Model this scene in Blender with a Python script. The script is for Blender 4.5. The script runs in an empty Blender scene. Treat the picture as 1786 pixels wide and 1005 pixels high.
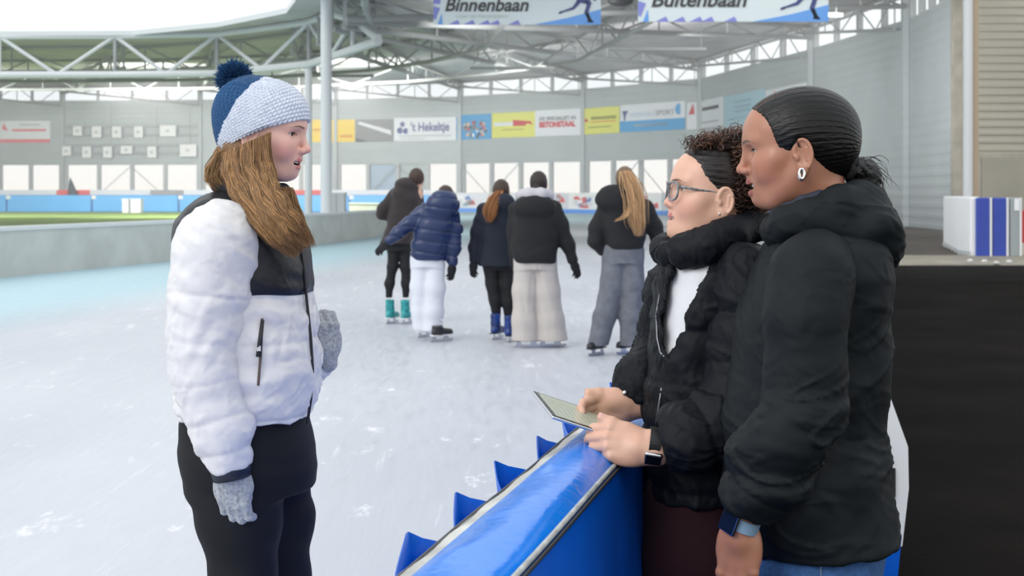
import bpy, bmesh, math, random
import numpy as np
from mathutils import Vector, Matrix
# ------------------------------------------------------------------ camera, world, lights
SC = bpy.context.scene
COL = SC.collection
F, CX, HY, CH = 2200.0, 893.0, 335.0, 1.47        # focal in pixels, optical centre x, horizon row, eye height
def P(px, py, d):
    return Vector(((px-CX)*d/F, d, CH-(py-HY)*d/F))
def G(px, py):
    d = CH*F/(py-HY); return Vector(((px-CX)*d/F, d, 0.0))
cam = bpy.data.objects.new('camera', bpy.data.cameras.new('camera'))
COL.objects.link(cam); SC.camera = cam
cam.location = (0, 0, CH); cam.rotation_euler = (math.pi/2, 0, 0)
cam.data.sensor_width = 36; cam.data.lens = 36*F/1786
cam.data.shift_y = -(502.5-HY)/1786; cam.data.clip_end = 1000; cam.data.clip_start = .05
cam.data.dof.use_dof = True; cam.data.dof.focus_distance = 2.75; cam.data.dof.aperture_fstop = 8.0
SC.view_settings.view_transform = 'Standard'; SC.view_settings.look = 'None'
SC.view_settings.gamma = 1; SC.view_settings.use_curve_mapping = False
SC.view_settings.exposure = 0.28
W = bpy.data.worlds.new('overcast_sky'); SC.world = W; W.use_nodes = True
wn = W.node_tree; bg = wn.nodes['Background']
tcn = wn.nodes.new('ShaderNodeTexCoord'); sep = wn.nodes.new('ShaderNodeSeparateXYZ')
rmp = wn.nodes.new('ShaderNodeValToRGB')
wn.links.new(tcn.outputs['Generated'], sep.inputs[0]); wn.links.new(sep.outputs['Z'], rmp.inputs[0])
rmp.color_ramp.elements[0].position = 0.0; rmp.color_ramp.elements[0].color = (1.0, .955, .91, 1)
rmp.color_ramp.elements[1].position = 0.06; rmp.color_ramp.elements[1].color = (.93, .97, 1.0, 1)
wn.links.new(rmp.outputs[0], bg.inputs['Color']); bg.inputs['Strength'].default_value = 1.05
def light(name, kind, loc, target, energy, color=(1,1,1), **kw):
    l = bpy.data.lights.new(name, kind); l.energy = energy; l.color = color
    for k, v in kw.items(): setattr(l, k, v)
    o = bpy.data.objects.new(name, l); COL.objects.link(o); o.location = loc
    o.rotation_euler = (Vector(target)-Vector(loc)).to_track_quat('-Z', 'Y').to_euler(); return o
light('sun', 'SUN', (-14, -9, 13), (0, 3, 1), 1.0, (1, .985, .96), angle=math.radians(35))

# ------------------------------------------------------------------ helpers
_mats = {}
def nd(nt, t, **kw):
    n = nt.nodes.new(t)
    for k, v in kw.items(): setattr(n, k, v)
    return n
def mat(name, col=(.8,.8,.8), rough=.6, metal=0, noise=0, nscale=8, bump=0, bscale=60, spec=.5, sheen=0, coat=0,
        attr=None, attr2=None, sss=0, emit=0, stretch=None, bdist=.01, ncol=None, alpha=1):
    """procedural principled material; attr=(attribute,[(threshold,colour)...]) crisp colour zones by a signed vertex field"""
    if name in _mats: return _mats[name]
    m = bpy.data.materials.new(name); m.use_nodes = True; _mats[name] = m
    nt = m.node_tree; b = nt.nodes['Principled BSDF']; L = nt.links.new
    b.inputs['Roughness'].default_value = rough; b.inputs['Metallic'].default_value = metal
    b.inputs['Specular IOR Level'].default_value = spec
    if coat: b.inputs['Coat Weight'].default_value = coat; b.inputs['Coat Roughness'].default_value = .12
    if sheen: b.inputs['Sheen Weight'].default_value = sheen; b.inputs['Sheen Roughness'].default_value = .5
    if sss:
        b.inputs['Subsurface Weight'].default_value = sss; b.inputs['Subsurface Scale'].default_value = .01
        b.inputs['Subsurface Radius'].default_value = (1, .35, .2)
    tc = nd(nt, 'ShaderNodeTexCoord'); src = tc.outputs['Object']
    if stretch:
        mp = nd(nt, 'ShaderNodeMapping'); mp.inputs['Scale'].default_value = stretch; L(src, mp.inputs[0]); src = mp.outputs[0]
    rgb = nd(nt, 'ShaderNodeRGB'); rgb.outputs[0].default_value = (*col, 1); cur = rgb.outputs[0]
    if attr:
        for (nm, thr, c2) in attr:
            at = nd(nt, 'ShaderNodeAttribute', attribute_name=nm)
            if c2 is None: cur = at.outputs['Color']; continue
            mr = nd(nt, 'ShaderNodeMapRange'); mr.inputs['From Min'].default_value = thr-.0012; mr.inputs['From Max'].default_value = thr+.0012
            L(at.outputs['Fac'], mr.inputs[0])
            mx = nd(nt, 'ShaderNodeMix', data_type='RGBA'); mx.inputs[7].default_value = (*c2, 1)
            L(mr.outputs[0], mx.inputs[0]); L(cur, mx.inputs[6]); cur = mx.outputs[2]
    if noise:
        no = nd(nt, 'ShaderNodeTexNoise'); no.inputs['Scale'].default_value = nscale; no.inputs['Detail'].default_value = 6
        L(src, no.inputs['Vector'])
        mr = nd(nt, 'ShaderNodeMapRange'); mr.inputs['From Min'].default_value = .3; mr.inputs['From Max'].default_value = .7
        mr.inputs['To Min'].default_value = 1-noise; mr.inputs['To Max'].default_value = 1+noise; L(no.outputs[0], mr.inputs[0])
        if ncol:
            mr.inputs['To Min'].default_value = 0; mr.inputs['To Max'].default_value = 1
            mx = nd(nt, 'ShaderNodeMix', data_type='RGBA'); mx.inputs[7].default_value = (*ncol, 1)
            L(mr.outputs[0], mx.inputs[0]); L(cur, mx.inputs[6]); cur = mx.outputs[2]
        else:
            mx = nd(nt, 'ShaderNodeVectorMath', operation='SCALE'); L(cur, mx.inputs[0]); L(mr.outputs[0], mx.inputs['Scale']); cur = mx.outputs[0]
    L(cur, b.inputs['Base Color'])
    if bump:
        n2 = nd(nt, 'ShaderNodeTexNoise'); n2.inputs['Scale'].default_value = bscale; n2.inputs['Detail'].default_value = 4
        L(src, n2.inputs['Vector']); bp = nd(nt, 'ShaderNodeBump'); bp.inputs['Strength'].default_value = bump
        bp.inputs['Distance'].default_value = bdist; L(n2.outputs[0], bp.inputs['Height']); L(bp.outputs[0], b.inputs['Normal'])
    if emit:
        b.inputs['Emission Strength'].default_value = emit; b.inputs['Emission Color'].default_value = (*col, 1)
    return m
def sRGB(r, g, b):
    f = lambda c: (c/255/12.92) if c/255 <= .04045 else ((c/255+.055)/1.055)**2.4
    return (f(r), f(g), f(b))
def tag(o, label=None, cat=None, group=None, kind=None):
    if label: o['label'] = label
    if cat: o['category'] = cat
    if group: o['group'] = group
    if kind: o['kind'] = kind
    return o
def link(name, me, m, parent=None, loc=(0,0,0), smooth=False):
    o = bpy.data.objects.new(name, me); COL.objects.link(o)
    if m is not None:
        for x in (m if isinstance(m, (list, tuple)) else [m]): me.materials.append(x)
    if parent is not None: o.parent = parent
    o.location = loc
    if smooth: me.polygons.foreach_set('use_smooth', [True]*len(me.polygons))
    return o
def empty(name, loc=(0,0,0), parent=None):
    o = bpy.data.objects.new(name, None); COL.objects.link(o); o.location = loc; o.empty_display_size = .1
    if parent: o.parent = parent
    return o
class MB:
    """collects simple solids into one mesh"""
    def __init__(s): s.v = []; s.f = []; s.mi = []
    def add(s, vs, fs, mi=0):
        n = len(s.v); s.v += [tuple(v) for v in vs]; s.f += [tuple(i+n for i in f) for f in fs]; s.mi += [mi]*len(fs); return s
    def box(s, lo, hi, mi=0, M=None):
        vs = [Vector((x, y, z)) for x in (lo[0], hi[0]) for y in (lo[1], hi[1]) for z in (lo[2], hi[2])]
        if M is not None: vs = [M @ v for v in vs]
        return s.add(vs, [(0,1,3,2), (4,6,7,5), (0,4,5,1), (2,3,7,6), (0,2,6,4), (1,5,7,3)], mi)
    def tube(s, pts, r, n=8, mi=0, caps=True):
        pts = [Vector(p) for p in pts]; rs = r if isinstance(r, (list, tuple)) else [r]*len(pts); vs = []; fs = []
        prev = None
        for i, p in enumerate(pts):
            t = (pts[min(i+1, len(pts)-1)]-pts[max(i-1, 0)]).normalized()
            if prev is None:
                a = Vector((0, 0, 1)) if abs(t.z) < .9 else Vector((1, 0, 0)); u = t.cross(a).normalized()
            else:
                u = (prev-t*prev.dot(t)).normalized()
            prev = u; w = t.cross(u)
            for k in range(n):
                an = 2*math.pi*k/n; vs.append(p+(u*math.cos(an)+w*math.sin(an))*rs[i])
        for i in range(len(pts)-1):
            for k in range(n):
                fs.append((i*n+k, i*n+(k+1) % n, (i+1)*n+(k+1) % n, (i+1)*n+k))
        if caps: fs.append(tuple(range(n))[::-1]); fs.append(tuple((len(pts)-1)*n+k for k in range(n)))
        return s.add(vs, fs, mi)
    def ball(s, c, r, n=10, mi=0, sc=(1,1,1)):
        vs = [Vector(c)+Vector((0, 0, r*sc[2]))]; fs = []
        for i in range(1, n):
            for k in range(2*n):
                th = math.pi*i/n; ph = math.pi*k/n
                vs.append(Vector(c)+Vector((r*sc[0]*math.sin(th)*math.cos(ph), r*sc[1]*math.sin(th)*math.sin(ph), r*sc[2]*math.cos(th))))
        vs.append(Vector(c)-Vector((0, 0, r*sc[2]))); m = 2*n
        for k in range(m): fs.append((0, 1+k, 1+(k+1) % m)); fs.append((len(vs)-1, 1+(n-2)*m+(k+1) % m, 1+(n-2)*m+k))
        for i in range(n-2):
            for k in range(m): fs.append((1+i*m+k, 1+(i+1)*m+k, 1+(i+1)*m+(k+1) % m, 1+i*m+(k+1) % m))
        return s.add(vs, fs, mi)
    def prism(s, poly, depth, M, mi=0):
        """poly in local x,z; extruded along local y by depth; M places it"""
        n = len(poly); vs = [M @ Vector((x, 0, z)) for x, z in poly]+[M @ Vector((x, depth, z)) for x, z in poly]
        fs = [tuple(range(n)), tuple(range(2*n-1, n-1, -1))]+[(i, (i+1) % n, n+(i+1) % n, n+i) for i in range(n)]
        return s.add(vs, fs, mi)
    def mesh(s, name, org=(0,0,0)):
        me = bpy.data.meshes.new(name); o = Vector(org)
        me.from_pydata([(v[0]-o[0], v[1]-o[1], v[2]-o[2]) for v in s.v], [], s.f)
        me.polygons.foreach_set('material_index', s.mi); me.update(); return me
    def build(s, name, m, parent=None, smooth=False, org=None, bevel=0):
        if org is None:
            if parent is not None:
                org = WL(parent); loc = (0, 0, 0)
            else:
                a = np.array(s.v); lo = a.min(0); hi = a.max(0); org = ((lo[0]+hi[0])/2, (lo[1]+hi[1])/2, lo[2]); loc = org
        else:
            loc = Vector(org)-(WL(parent) if parent is not None else Vector((0,0,0)))
        o = link(name, s.mesh(name, org), m, parent, loc, smooth)
        if bevel:
            bv = o.modifiers.new('bevel', 'BEVEL'); bv.width = bevel; bv.segments = 2; bv.limit_method = 'ANGLE'
        return o
def WL(o):
    v = Vector((0,0,0))
    while o is not None: v = v+o.location; o = o.parent
    return v
def text(name, body, M, size, m, parent, align='LEFT', shear=0, width=None, extrude=.002, bold=0):
    cu = bpy.data.curves.new(name, 'FONT'); cu.body = body; cu.size = size; cu.extrude = extrude; cu.shear = shear; cu.offset = bold
    cu.align_x = align; cu.resolution_u = 3
    t = bpy.data.objects.new(name, cu); COL.objects.link(t)
    bpy.context.view_layer.update()
    me = bpy.data.meshes.new_from_object(t.evaluated_get(bpy.context.evaluated_depsgraph_get()))
    bpy.data.objects.remove(t); bpy.data.curves.remove(cu)
    xs = [v.co.x for v in me.vertices]; sx = 1
    if width and xs: sx = width/(max(xs)-min(xs))
    o = Vector(WL(parent))
    for v in me.vertices:
        p = M @ Vector((v.co.x*sx, -v.co.z, v.co.y)); v.co = p-o
    me.materials.clear()
    return link(name, me, m, parent)
M_WHITE = mat('white_plastic', (.80, .81, .83), .4)
# ------------------------------------------------------------------ setting materials
def ice_mat():
    m = bpy.data.materials.new('ice'); m.use_nodes = True; nt = m.node_tree; b = nt.nodes['Principled BSDF']; L = nt.links.new
    tc = nd(nt, 'ShaderNodeTexCoord')
    def no(scale, st, rot=0, det=6, ro=.55):
        mp = nd(nt, 'ShaderNodeMapping'); mp.inputs['Scale'].default_value = st; mp.inputs['Rotation'].default_value = (0, 0, rot)
        n = nd(nt, 'ShaderNodeTexNoise'); n.inputs['Scale'].default_value = scale; n.inputs['Detail'].default_value = det; n.inputs['Roughness'].default_value = ro
        L(tc.outputs['Object'], mp.inputs[0]); L(mp.outputs[0], n.inputs['Vector']); return n.outputs[0]
    def rng(x, a, c, lo=0, hi=1):
        r = nd(nt, 'ShaderNodeMapRange'); r.inputs['From Min'].default_value = a; r.inputs['From Max'].default_value = c
        r.inputs['To Min'].default_value = lo; r.inputs['To Max'].default_value = hi; L(x, r.inputs[0]); return r.outputs[0]
    def mix(f, a, c):
        x = nd(nt, 'ShaderNodeMix', data_type='RGBA')
        L(f, x.inputs[0])
        for i, v in ((6, a), (7, c)):
            if isinstance(v, tuple): x.inputs[i].default_value = (*v, 1)
            else: L(v, x.inputs[i])
        return x.outputs[2]
    big = rng(no(.35, (1, .35, 1), .3), .35, .65)
    col = mix(big, (.45, .47, .515), (.56, .58, .62))
    scr = rng(no(5, (1, .10, 1), 1.05, 8, .7), .60, .68)            # long skate scrapes
    col = mix(scr, col, (.66, .67, .70))
    scr2 = rng(no(9, (1, .05, 1), -.45, 6, .7), .63, .70); col = mix(scr2, col, (.64, .66, .69))
    snow = rng(no(3.2, (1, .55, 1), 1.2, 9, .75), .60, .66)
    col = mix(snow, col, (.74, .75, .77))
    # painted light blue lane band beside the concrete wall (X < line)
    sp = nd(nt, 'ShaderNodeSeparateXYZ'); L(tc.outputs['Object'], sp.inputs[0])
    ma = nd(nt, 'ShaderNodeMath', operation='MULTIPLY_ADD'); ma.inputs[1].default_value = -.20; L(sp.outputs['Y'], ma.inputs[0]); L(sp.outputs['X'], ma.inputs[2])
    col = mix(rng(ma.outputs[0], -7.7, -9.7), col, (.42, .60, .67))
    L(col, b.inputs['Base Color'])
    L(rng(no(14, (1, .2, 1), 1.0, 5), .3, .7, .32, .6), b.inputs['Roughness'])
    bp = nd(nt, 'ShaderNodeBump'); bp.inputs['Strength'].default_value = .35; bp.inputs['Distance'].default_value = .01
    L(no(16, (1, .12, 1), 1.05, 8, .7), bp.inputs['Height']); L(bp.outputs[0], b.inputs['Normal'])
    return m
def rib_mat(name, col, pitch, strength, rough=.45, dist=.03, metal=.0, noise=.05):
    m = mat(name, col, rough, metal, noise=noise, nscale=.6)
    nt = m.node_tree; b = nt.nodes['Principled BSDF']; L = nt.links.new
    tc = nd(nt, 'ShaderNodeTexCoord'); sp = nd(nt, 'ShaderNodeSeparateXYZ'); L(tc.outputs['Object'], sp.inputs[0])
    mu = nd(nt, 'ShaderNodeMath', operation='MULTIPLY'); mu.inputs[1].default_value = 2*math.pi/pitch; L(sp.outputs['Z'], mu.inputs[0])
    si = nd(nt, 'ShaderNodeMath', operation='SINE'); L(mu.outputs[0], si.inputs[0])
    pw = nd(nt, 'ShaderNodeMapRange'); pw.inputs['From Min'].default_value = -.6; pw.inputs['From Max'].default_value = .6; L(si.outputs[0], pw.inputs[0])
    bp = nd(nt, 'ShaderNodeBump'); bp.inputs['Strength'].default_value = strength; bp.inputs['Distance'].default_value = dist
    L(pw.outputs[0], bp.inputs['Height']); L(bp.outputs[0], b.inputs['Normal']); return m
M_ICE = ice_mat()
M_WALL = rib_mat('grey_corrugated_cladding', (.42, .47, .485), .42, .5)
M_CREAM = rib_mat('cream_slat_cladding', (.40, .37, .30), .30, .9, dist=.05)
M_STEEL = mat('white_painted_steel', (.62, .64, .65), .4)
M_STEELG = mat('grey_painted_steel', (.46, .49, .50), .45)
M_TRUSS = mat('grey_truss_steel', (.30, .32, .32), .5)
M_ROOF = mat('galvanised_roof_deck', (.52, .51, .52), .6, noise=.15, nscale=.4)
M_CONC = mat('concrete', (.52, .53, .50), .8, noise=.12, nscale=1.4, bump=.2, bscale=9)
M_GRASS = mat('turf', (.40, .56, .18), .9, noise=.15, nscale=.5)
M_BLACK = mat('black_rubber_floor', (.0058, .0046, .0038), .9, noise=.5, nscale=1.2, bump=.35, bscale=40, spec=.04)
M_DIRT = mat('brown_floor', (.060, .047, .035), .85, noise=.35, nscale=.8, bump=.3)
M_KERB = mat('pale_kerb', (.36, .33, .27), .75, noise=.25, nscale=2, bump=.2)
M_BLUEP = mat('blue_board_pad', (.02, .28, .85), .4, noise=.06, nscale=1)

M_GLASS = bpy.data.materials.new('window_glass'); M_GLASS.use_nodes = True
_nt = M_GLASS.node_tree; _nt.nodes.clear(); _o = nd(_nt, 'ShaderNodeOutputMaterial'); _t = nd(_nt, 'ShaderNodeBsdfTransparent')
_g = nd(_nt, 'ShaderNodeBsdfGlossy'); _g.inputs['Roughness'].default_value = .02; _x = nd(_nt, 'ShaderNodeMixShader'); _x.inputs[0].default_value = .05
_t.inputs[0].default_value = (.97, .985, .98, 1)
_nt.links.new(_t.outputs[0], _x.inputs[1]); _nt.links.new(_g.outputs[0], _x.inputs[2]); _nt.links.new(_x.outputs[0], _o.inputs[0])

# ------------------------------------------------------------------ ground
BAR0 = Vector((-.264, 1.543)); BAR_S = .28                 # dasher line: X = x0 + s*(Y-y0)
def bar_x(Y): return BAR0.x+BAR_S*(Y-BAR0.y)
# the boundary of the ice follows the outer boards
OUT = [(-95, 96), (-14, 95.5), (-8, 94), (2, 90), (9.5, 80), (13, 68), (13.6, 56), (12, 44)]
fl = MB(); fl.add([(-120, -12, 0), (bar_x(-12)+.1, -12, 0), (bar_x(25.3)+.1, 25.3, 0), (12, 44, 0), (13.6, 56, 0), (13, 68, 0), (9.5, 80, 0), (2, 90, 0), (-8, 94, 0), (-14, 95.5, 0), (-120, 96, 0)], [tuple(range(11))])
o = fl.build('floor', M_ICE, org=(0,0,0)); tag(o, 'scraped white ice with a pale blue lane along the concrete wall', kind='structure')
MB().add([(bar_x(-12)+.1, -12, -.004), (60, -12, -.004), (60, 25.3, -.004), (bar_x(25.3)+.1, 25.3, -.004)], [(0, 1, 2, 3)]).build('floor', M_BLACK, org=(0,0,0))
tag(bpy.data.objects['floor.001'], 'black rubber walkway floor behind the dasher', kind='structure')
k = MB().box((6.6, 25.3, -.1), (60, 29.0, .02)).build('trim_1', M_KERB); tag(k, 'pale concrete kerb strip across the walkway', kind='structure')
k = MB().add([(7.6, 29, -.004), (60, 29, -.004), (60, 60, -.004), (12, 60, -.004), (13.6, 56, -.004), (12, 44, -.004)], [(0, 1, 2, 3, 4, 5)]).build('floor', M_DIRT, org=(0,0,0)); tag(k, 'brown bare floor under the cream wall', kind='structure')
MB().add([(-300, 95, -.02), (300, 40, -.02), (300, 600, -.02), (-300, 600, -.02)], [(0, 1, 2, 3)]).build('floor', mat('pale_outdoor_ground', (.5, .47, .42), .9), org=(0,0,0))['kind'] = 'structure'
# inner concrete wall and the grass inside it
CW = [(-16.5, -12), (-11.5, 10), (-8.76, 21.6), (-7.19, 27), (-5.3, 36), (-4.1, 44), (-3.0, 52), (-2.6, 58), (-3.4, 63), (-5.5, 67.5), (-9, 71)]
def ribbon(pts, w, z0, z1, side=-1):
    m = MB(); n = len(pts); P2 = [Vector(p) for p in pts]; off = []
    for i in range(n):
        t = (P2[min(i+1, n-1)]-P2[max(i-1, 0)]).normalized(); off.append(P2[i]+Vector((-t.y, t.x))*(-side)*w)
    for i in range(n):
        for q in (P2[i], off[i]):
            for z in (z0, z1): m.v.append((q.x, q.y, z))
    for i in range(n-1):
        a = 4*i; b = a+4
        m.f += [(a, b, b+1, a+1), (a+2, a+3, b+3, b+2), (a+1, b+1, b+3, a+3), (a, a+2, b+2, b)]; m.mi += [0]*4
    m.f += [(0, 1, 3, 2), (4*n-4, 4*n-2, 4*n-1, 4*n-3)]; m.mi += [0, 0]
    return m
cw = ribbon(CW, .22, 0, .80).build('concrete_wall', M_CONC); tag(cw, 'low grey concrete wall curving between ice and grass', 'wall')
cc = ribbon([(x+.03, y) for x, y in CW], .30, .80, .87).build('coping', mat('pale_coping', (.66, .68, .68), .6), cw)
gr = MB(); gp = [(x-.25, y) for x, y in CW[1:]]; gr.add([(-110, 44, .01), *[(x, y, .01) for x, y in gp if y >= 44], (-20, 92.9, .01), (-110, 92.9, .01)], [tuple(range(len([1 for x, y in gp if y >= 44])+3))])
tag(gr.build('grass', M_GRASS, org=(0,0,0)), 'green grass infield beyond the low concrete wall', 'grass', kind='stuff')

# ------------------------------------------------------------------ building wall
# wall plan: each entry (pixel column, distance)
WP = [(-700, 104), (-330, 103), (-110, 102), (110, 101.5), (350, 100.5), (586, 100), (803, 97), (1018, 90), (1223, 81.6), (1418, 64.5), (1585, 53.5), (1657, 47.7)]
WV = [Vector(((px-CX)*d/F, d, 0)) for px, d in WP]
ZW0, ZW1, ZC0, ZC1 = .95, 3.74, 8.74, 9.95
def wallM(a, b):
    t = (b-a).normalized(); n = Vector((t.y, -t.x, 0))          # n looks to the camera
    return Matrix(((t.x, -n.x, 0, a.x), (t.y, -n.y, 0, a.y), (0, 0, 1, 0), (0, 0, 0, 1))), (b-a).length
wall = MB(); nwin = 0
for i in range(len(WV)-1):
    M, Ln = wallM(WV[i], WV[i+1]); solid = i >= 9
    if solid:
        wall.box((0, 0, 0), (Ln, .3, ZC0), M=M)
    else:
        wall.box((0, 0, 0), (Ln, .3, ZW0), M=M); wall.box((0, 0, ZW1), (Ln, .3, ZC0), M=M)
w = wall.build('wall_back', M_WALL, org=(0,0,0)); tag(w, 'grey corrugated hall wall above the windows', kind='structure')
def window(M, x0, x1, z0, z1, n, name, brace=None, label=None, fw=.12, pane=None):
    """frame with n lights; frame, mullions and glass are one window"""
    global nwin
    nwin += 1; wd = (x1-x0)/n
    f = MB(); f.box((x0, .05, z0), (x1, .3, z0+.1), M=M); f.box((x0, .05, z1-.1), (x1, .3, z1), M=M)
    for q in range(n+1): f.box((x0+q*wd-fw/2, .02, z0), (x0+q*wd+fw/2, .3, z1), M=M)
    a = M @ Vector((x0, 0, z0))
    o = f.build(f'window_{nwin}', M_STEELG, org=a); tag(o, label, kind='structure')
    g = MB()
    for q in range(n): g.add([M @ Vector(v) for v in ((x0+q*wd, .2, z0), (x0+(q+1)*wd, .2, z0), (x0+(q+1)*wd, .2, z1), (x0+q*wd, .2, z1))], [(0, 1, 2, 3)])
    g.build('pane', M_GLASS, o)
    if brace:
        for (q, d_) in brace:
            x = x0+q*wd; pts = ((x, z1) if d_ > 0 else (x+wd, z1), (x+wd, z0+.2) if d_ > 0 else (x, z0+.2))
            MB().tube([M @ Vector((pts[0][0], -.15, pts[0][1]-.2)), M @ Vector((pts[1][0], -.15, pts[1][1]))], .035, 6).build('brace', M_STEELG, o)
    return o
for i in range(len(WV)-1):
    M, Ln = wallM(WV[i], WV[i+1]); n = 4
    if i < 9: window(M, .2, Ln-.2, ZW0, ZW1, n, 'w', brace=[(0, 1), (1, -1)] if i % 2 == 0 else [(2, 1), (1, -1)], fw=.28)
    window(M, 0, Ln, ZC0, ZC1, n, 'c', fw=.16)
# wall columns at each corner
for i, v in enumerate(WV[1:-1]):
    t = (WV[i+2]-WV[i]).normalized(); nn = Vector((t.y, -t.x, 0)); c = v+nn*.15
    o = MB().box((c.x-.13, c.y-.10, 0), (c.x+.13, c.y+.2, ZC1)).build('trim_2', M_WALL); o['kind'] = 'structure'
# covered window infills between the first skater and the column
M, Ln = wallM(WV[5], WV[6])
def infill(x0, x1, m, label):
    o = MB().box((x0, .32, ZW0), (x1, .4, ZW1), M=M).build('window_panel', m); tag(o, label, 'panel'); return o
wq = (Ln-.4)/4
infill(.2+wq, .2+2*wq, mat('blue_grey_panel', (.42, .52, .66), .5), 'blue grey covered window panel left of the walking skaters')
infill(.2+2*wq, .2+3*wq, mat('pale_green_grey_panel', (.45, .52, .53), .5), 'plain grey covered window panel behind the leftmost skater')

# cream wall on the right
cr = MB().box((16.6, 47.4, 0), (34, 47.9, 13)).build('wall_right', M_CREAM, org=(0,0,0)); tag(cr, 'cream slatted wall at the right', kind='structure')
tag(MB().box((16.55, 47.2, 0), (16.85, 47.5, 13)).build('trim_3', M_KERB), 'pale corner post of the cream wall', kind='structure')
d_ = 47.2
dr = MB().box(P(1712, 402, d_)+Vector((0, 0, -.2)), P(1800, 275, d_)+Vector((0, .15, 0))).build('door_1', mat('beige_door', (.33, .31, .24), .6, noise=.1, nscale=1)); dr['kind'] = 'structure'; dr['label'] = 'wide beige door in the cream wall'
MB().box(P(1705, 275, d_)+Vector((0, 0, 0)), P(1800, 268, d_)+Vector((0, .2, 0))).build('frame', M_KERB, dr)
MB().box(P(1705, 402, d_), P(1711, 275, d_)+Vector((0, .2, 0))).build('frame', M_KERB, dr)
# right column in front
c = Vector(((1688-CX)*34.6/F, 34.6, 0))
col = MB().tube([(c.x, c.y, 0), (c.x, c.y, 10)], .132, 20).build('column', M_STEEL, smooth=False); tag(col, 'slim white round column in front of the cream wall', 'column')
MB().box((c.x+.125, c.y-.02, 0), (c.x+.29, c.y+.2, 10)).build('backing_post', mat('tan_post', (.40, .30, .19), .6), col)
MB().box((c.x-.25, c.y-.25, 0), (c.x+.3, c.y+.25, .03)).build('base_plate', M_STEELG, col)

# ------------------------------------------------------------------ roof
RI = [(-46, 47.5, 7.5), (-30, 48, 7.5), (-19.5, 48, 7.45), (-14.4, 47.8, 7.45), (-10.6, 45.4, 7.45), (-7.5, 41.9, 7.45), (-6.7, 39.1, 7.45), (-6.2, 35.5, 7.45), (-6.2, 31, 7.45)]
RO = [WV[1], WV[2], WV[3], WV[4], WV[5], WV[6], WV[8], WV[9], None]
ri = [Vector(p) for p in RI]
ro = [Vector((v.x, v.y, ZC1)) for v in (WV[0], WV[1], WV[3], WV[4], WV[5], WV[6], WV[7], WV[8], WV[9])]
ri += [Vector((-6.2, 31, 7.45))]*2; ro += [Vector((WV[10].x, WV[10].y, ZC1)), Vector((WV[11].x+.5, WV[11].y-3, ZC1+.2))]
ri += [Vector((-6.2, 30, 7.45))]; ro += [Vector((18, 36, 10.2))]
rf = MB(); NS = 14
def roofpt(u, t):                                              # u along ring 0..n-1, t inner->outer
    i = min(int(u), len(ri)-2); f = u-i
    a = ri[i].lerp(ri[i+1], f); b = ro[i].lerp(ro[i+1], f); return a.lerp(b, t)
for i in range(len(ri)-1):
    for dz, flip in ((0, 0), (.13, 1)):
        q = [ri[i]+Vector((0,0,dz)), ri[i+1]+Vector((0,0,dz)), ro[i+1]+Vector((0,0,dz)), ro[i]+Vector((0,0,dz))]
        rf.add(q[::-1] if flip else q, [(0, 1, 2, 3)])
    rf.add([ri[i]-Vector((0,0,.04)), ri[i+1]-Vector((0,0,.04)), ri[i+1]+Vector((0,0,.14)), ri[i]+Vector((0,0,.14))], [(0, 1, 2, 3)], 1)
o = rf.build('ceiling', [M_ROOF, M_STEEL], org=(0,0,0)); tag(o, 'curved hall roof with pale eaves edge', kind='structure')
# steel roof deck ribs
for i in range(len(ri)-1):
    if (ro[i+1]-ro[i]).length < .1: continue
# trusses
ntr = 0
def truss(label, pts_bot, pts_top, r, rb, mt, group, name='roof_truss', zig=1):
    """pts_* equal-length polylines; verticals and diagonals are separate braces"""
    t = empty(name, pts_bot[0]); tag(t, label, 'truss', group)
    MB().tube(pts_bot, r, 8).build('bottom_chord', mt, t)
    if pts_top: MB().tube(pts_top, r*.8, 8).build('top_chord', mt, t)
    n = len(pts_bot)
    for i in range(n):
        if (pts_bot[i]-pts_top[i]).length > .15 and i % 2 == 0: MB().tube([pts_bot[i], pts_top[i]], rb, 6).build('brace', mt, t)
        if i < n-1:
            a, b = (pts_top[i], pts_bot[i+1]) if (i % 2 == 0) == (zig > 0) else (pts_bot[i], pts_top[i+1])
            MB().tube([a, b], rb, 6).build('brace', mt, t)
    return t
def sub(pts, step):
    out = []; 
    for a, b in zip(pts[:-1], pts[1:]):
        n = max(1, round((b-a).length/step)); out += [a.lerp(b, k/n) for k in range(n)]
    return out+[pts[-1]]
# inner ring truss
rb_ = [Vector(p) for p in ((-42, 48, 5.94), (-24, 48.2, 5.94), (-15.1, 48, 5.94), (-11.1, 47.5, 5.94), (-7.1, 44.1, 5.94), (-3.96, 37.4, 5.94))]
for i in range(len(rb_)-1):
    s_ = sub([rb_[i], rb_[i+1]], 2.3)
    top = [Vector((p.x, p.y, 7.4)) for p in s_]
    if i == len(rb_)-2: top = [Vector((p.x, p.y, 7.4-1.35*max(0, (k/(len(s_)-1)-.45)/.55))) for k, p in enumerate(s_)]
    truss(['white ring truss bay under the eaves at the far left', 'white ring truss bay above the scoreboard wall', 'white ring truss bay left of the bobble hat', 'white ring truss bay over the bobble hat', 'white ring truss bay ending in a point right of the near column'][i],
          s_, top, .14, .075, M_STEEL, 'white ring truss bays along the inner roof edge')
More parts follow.
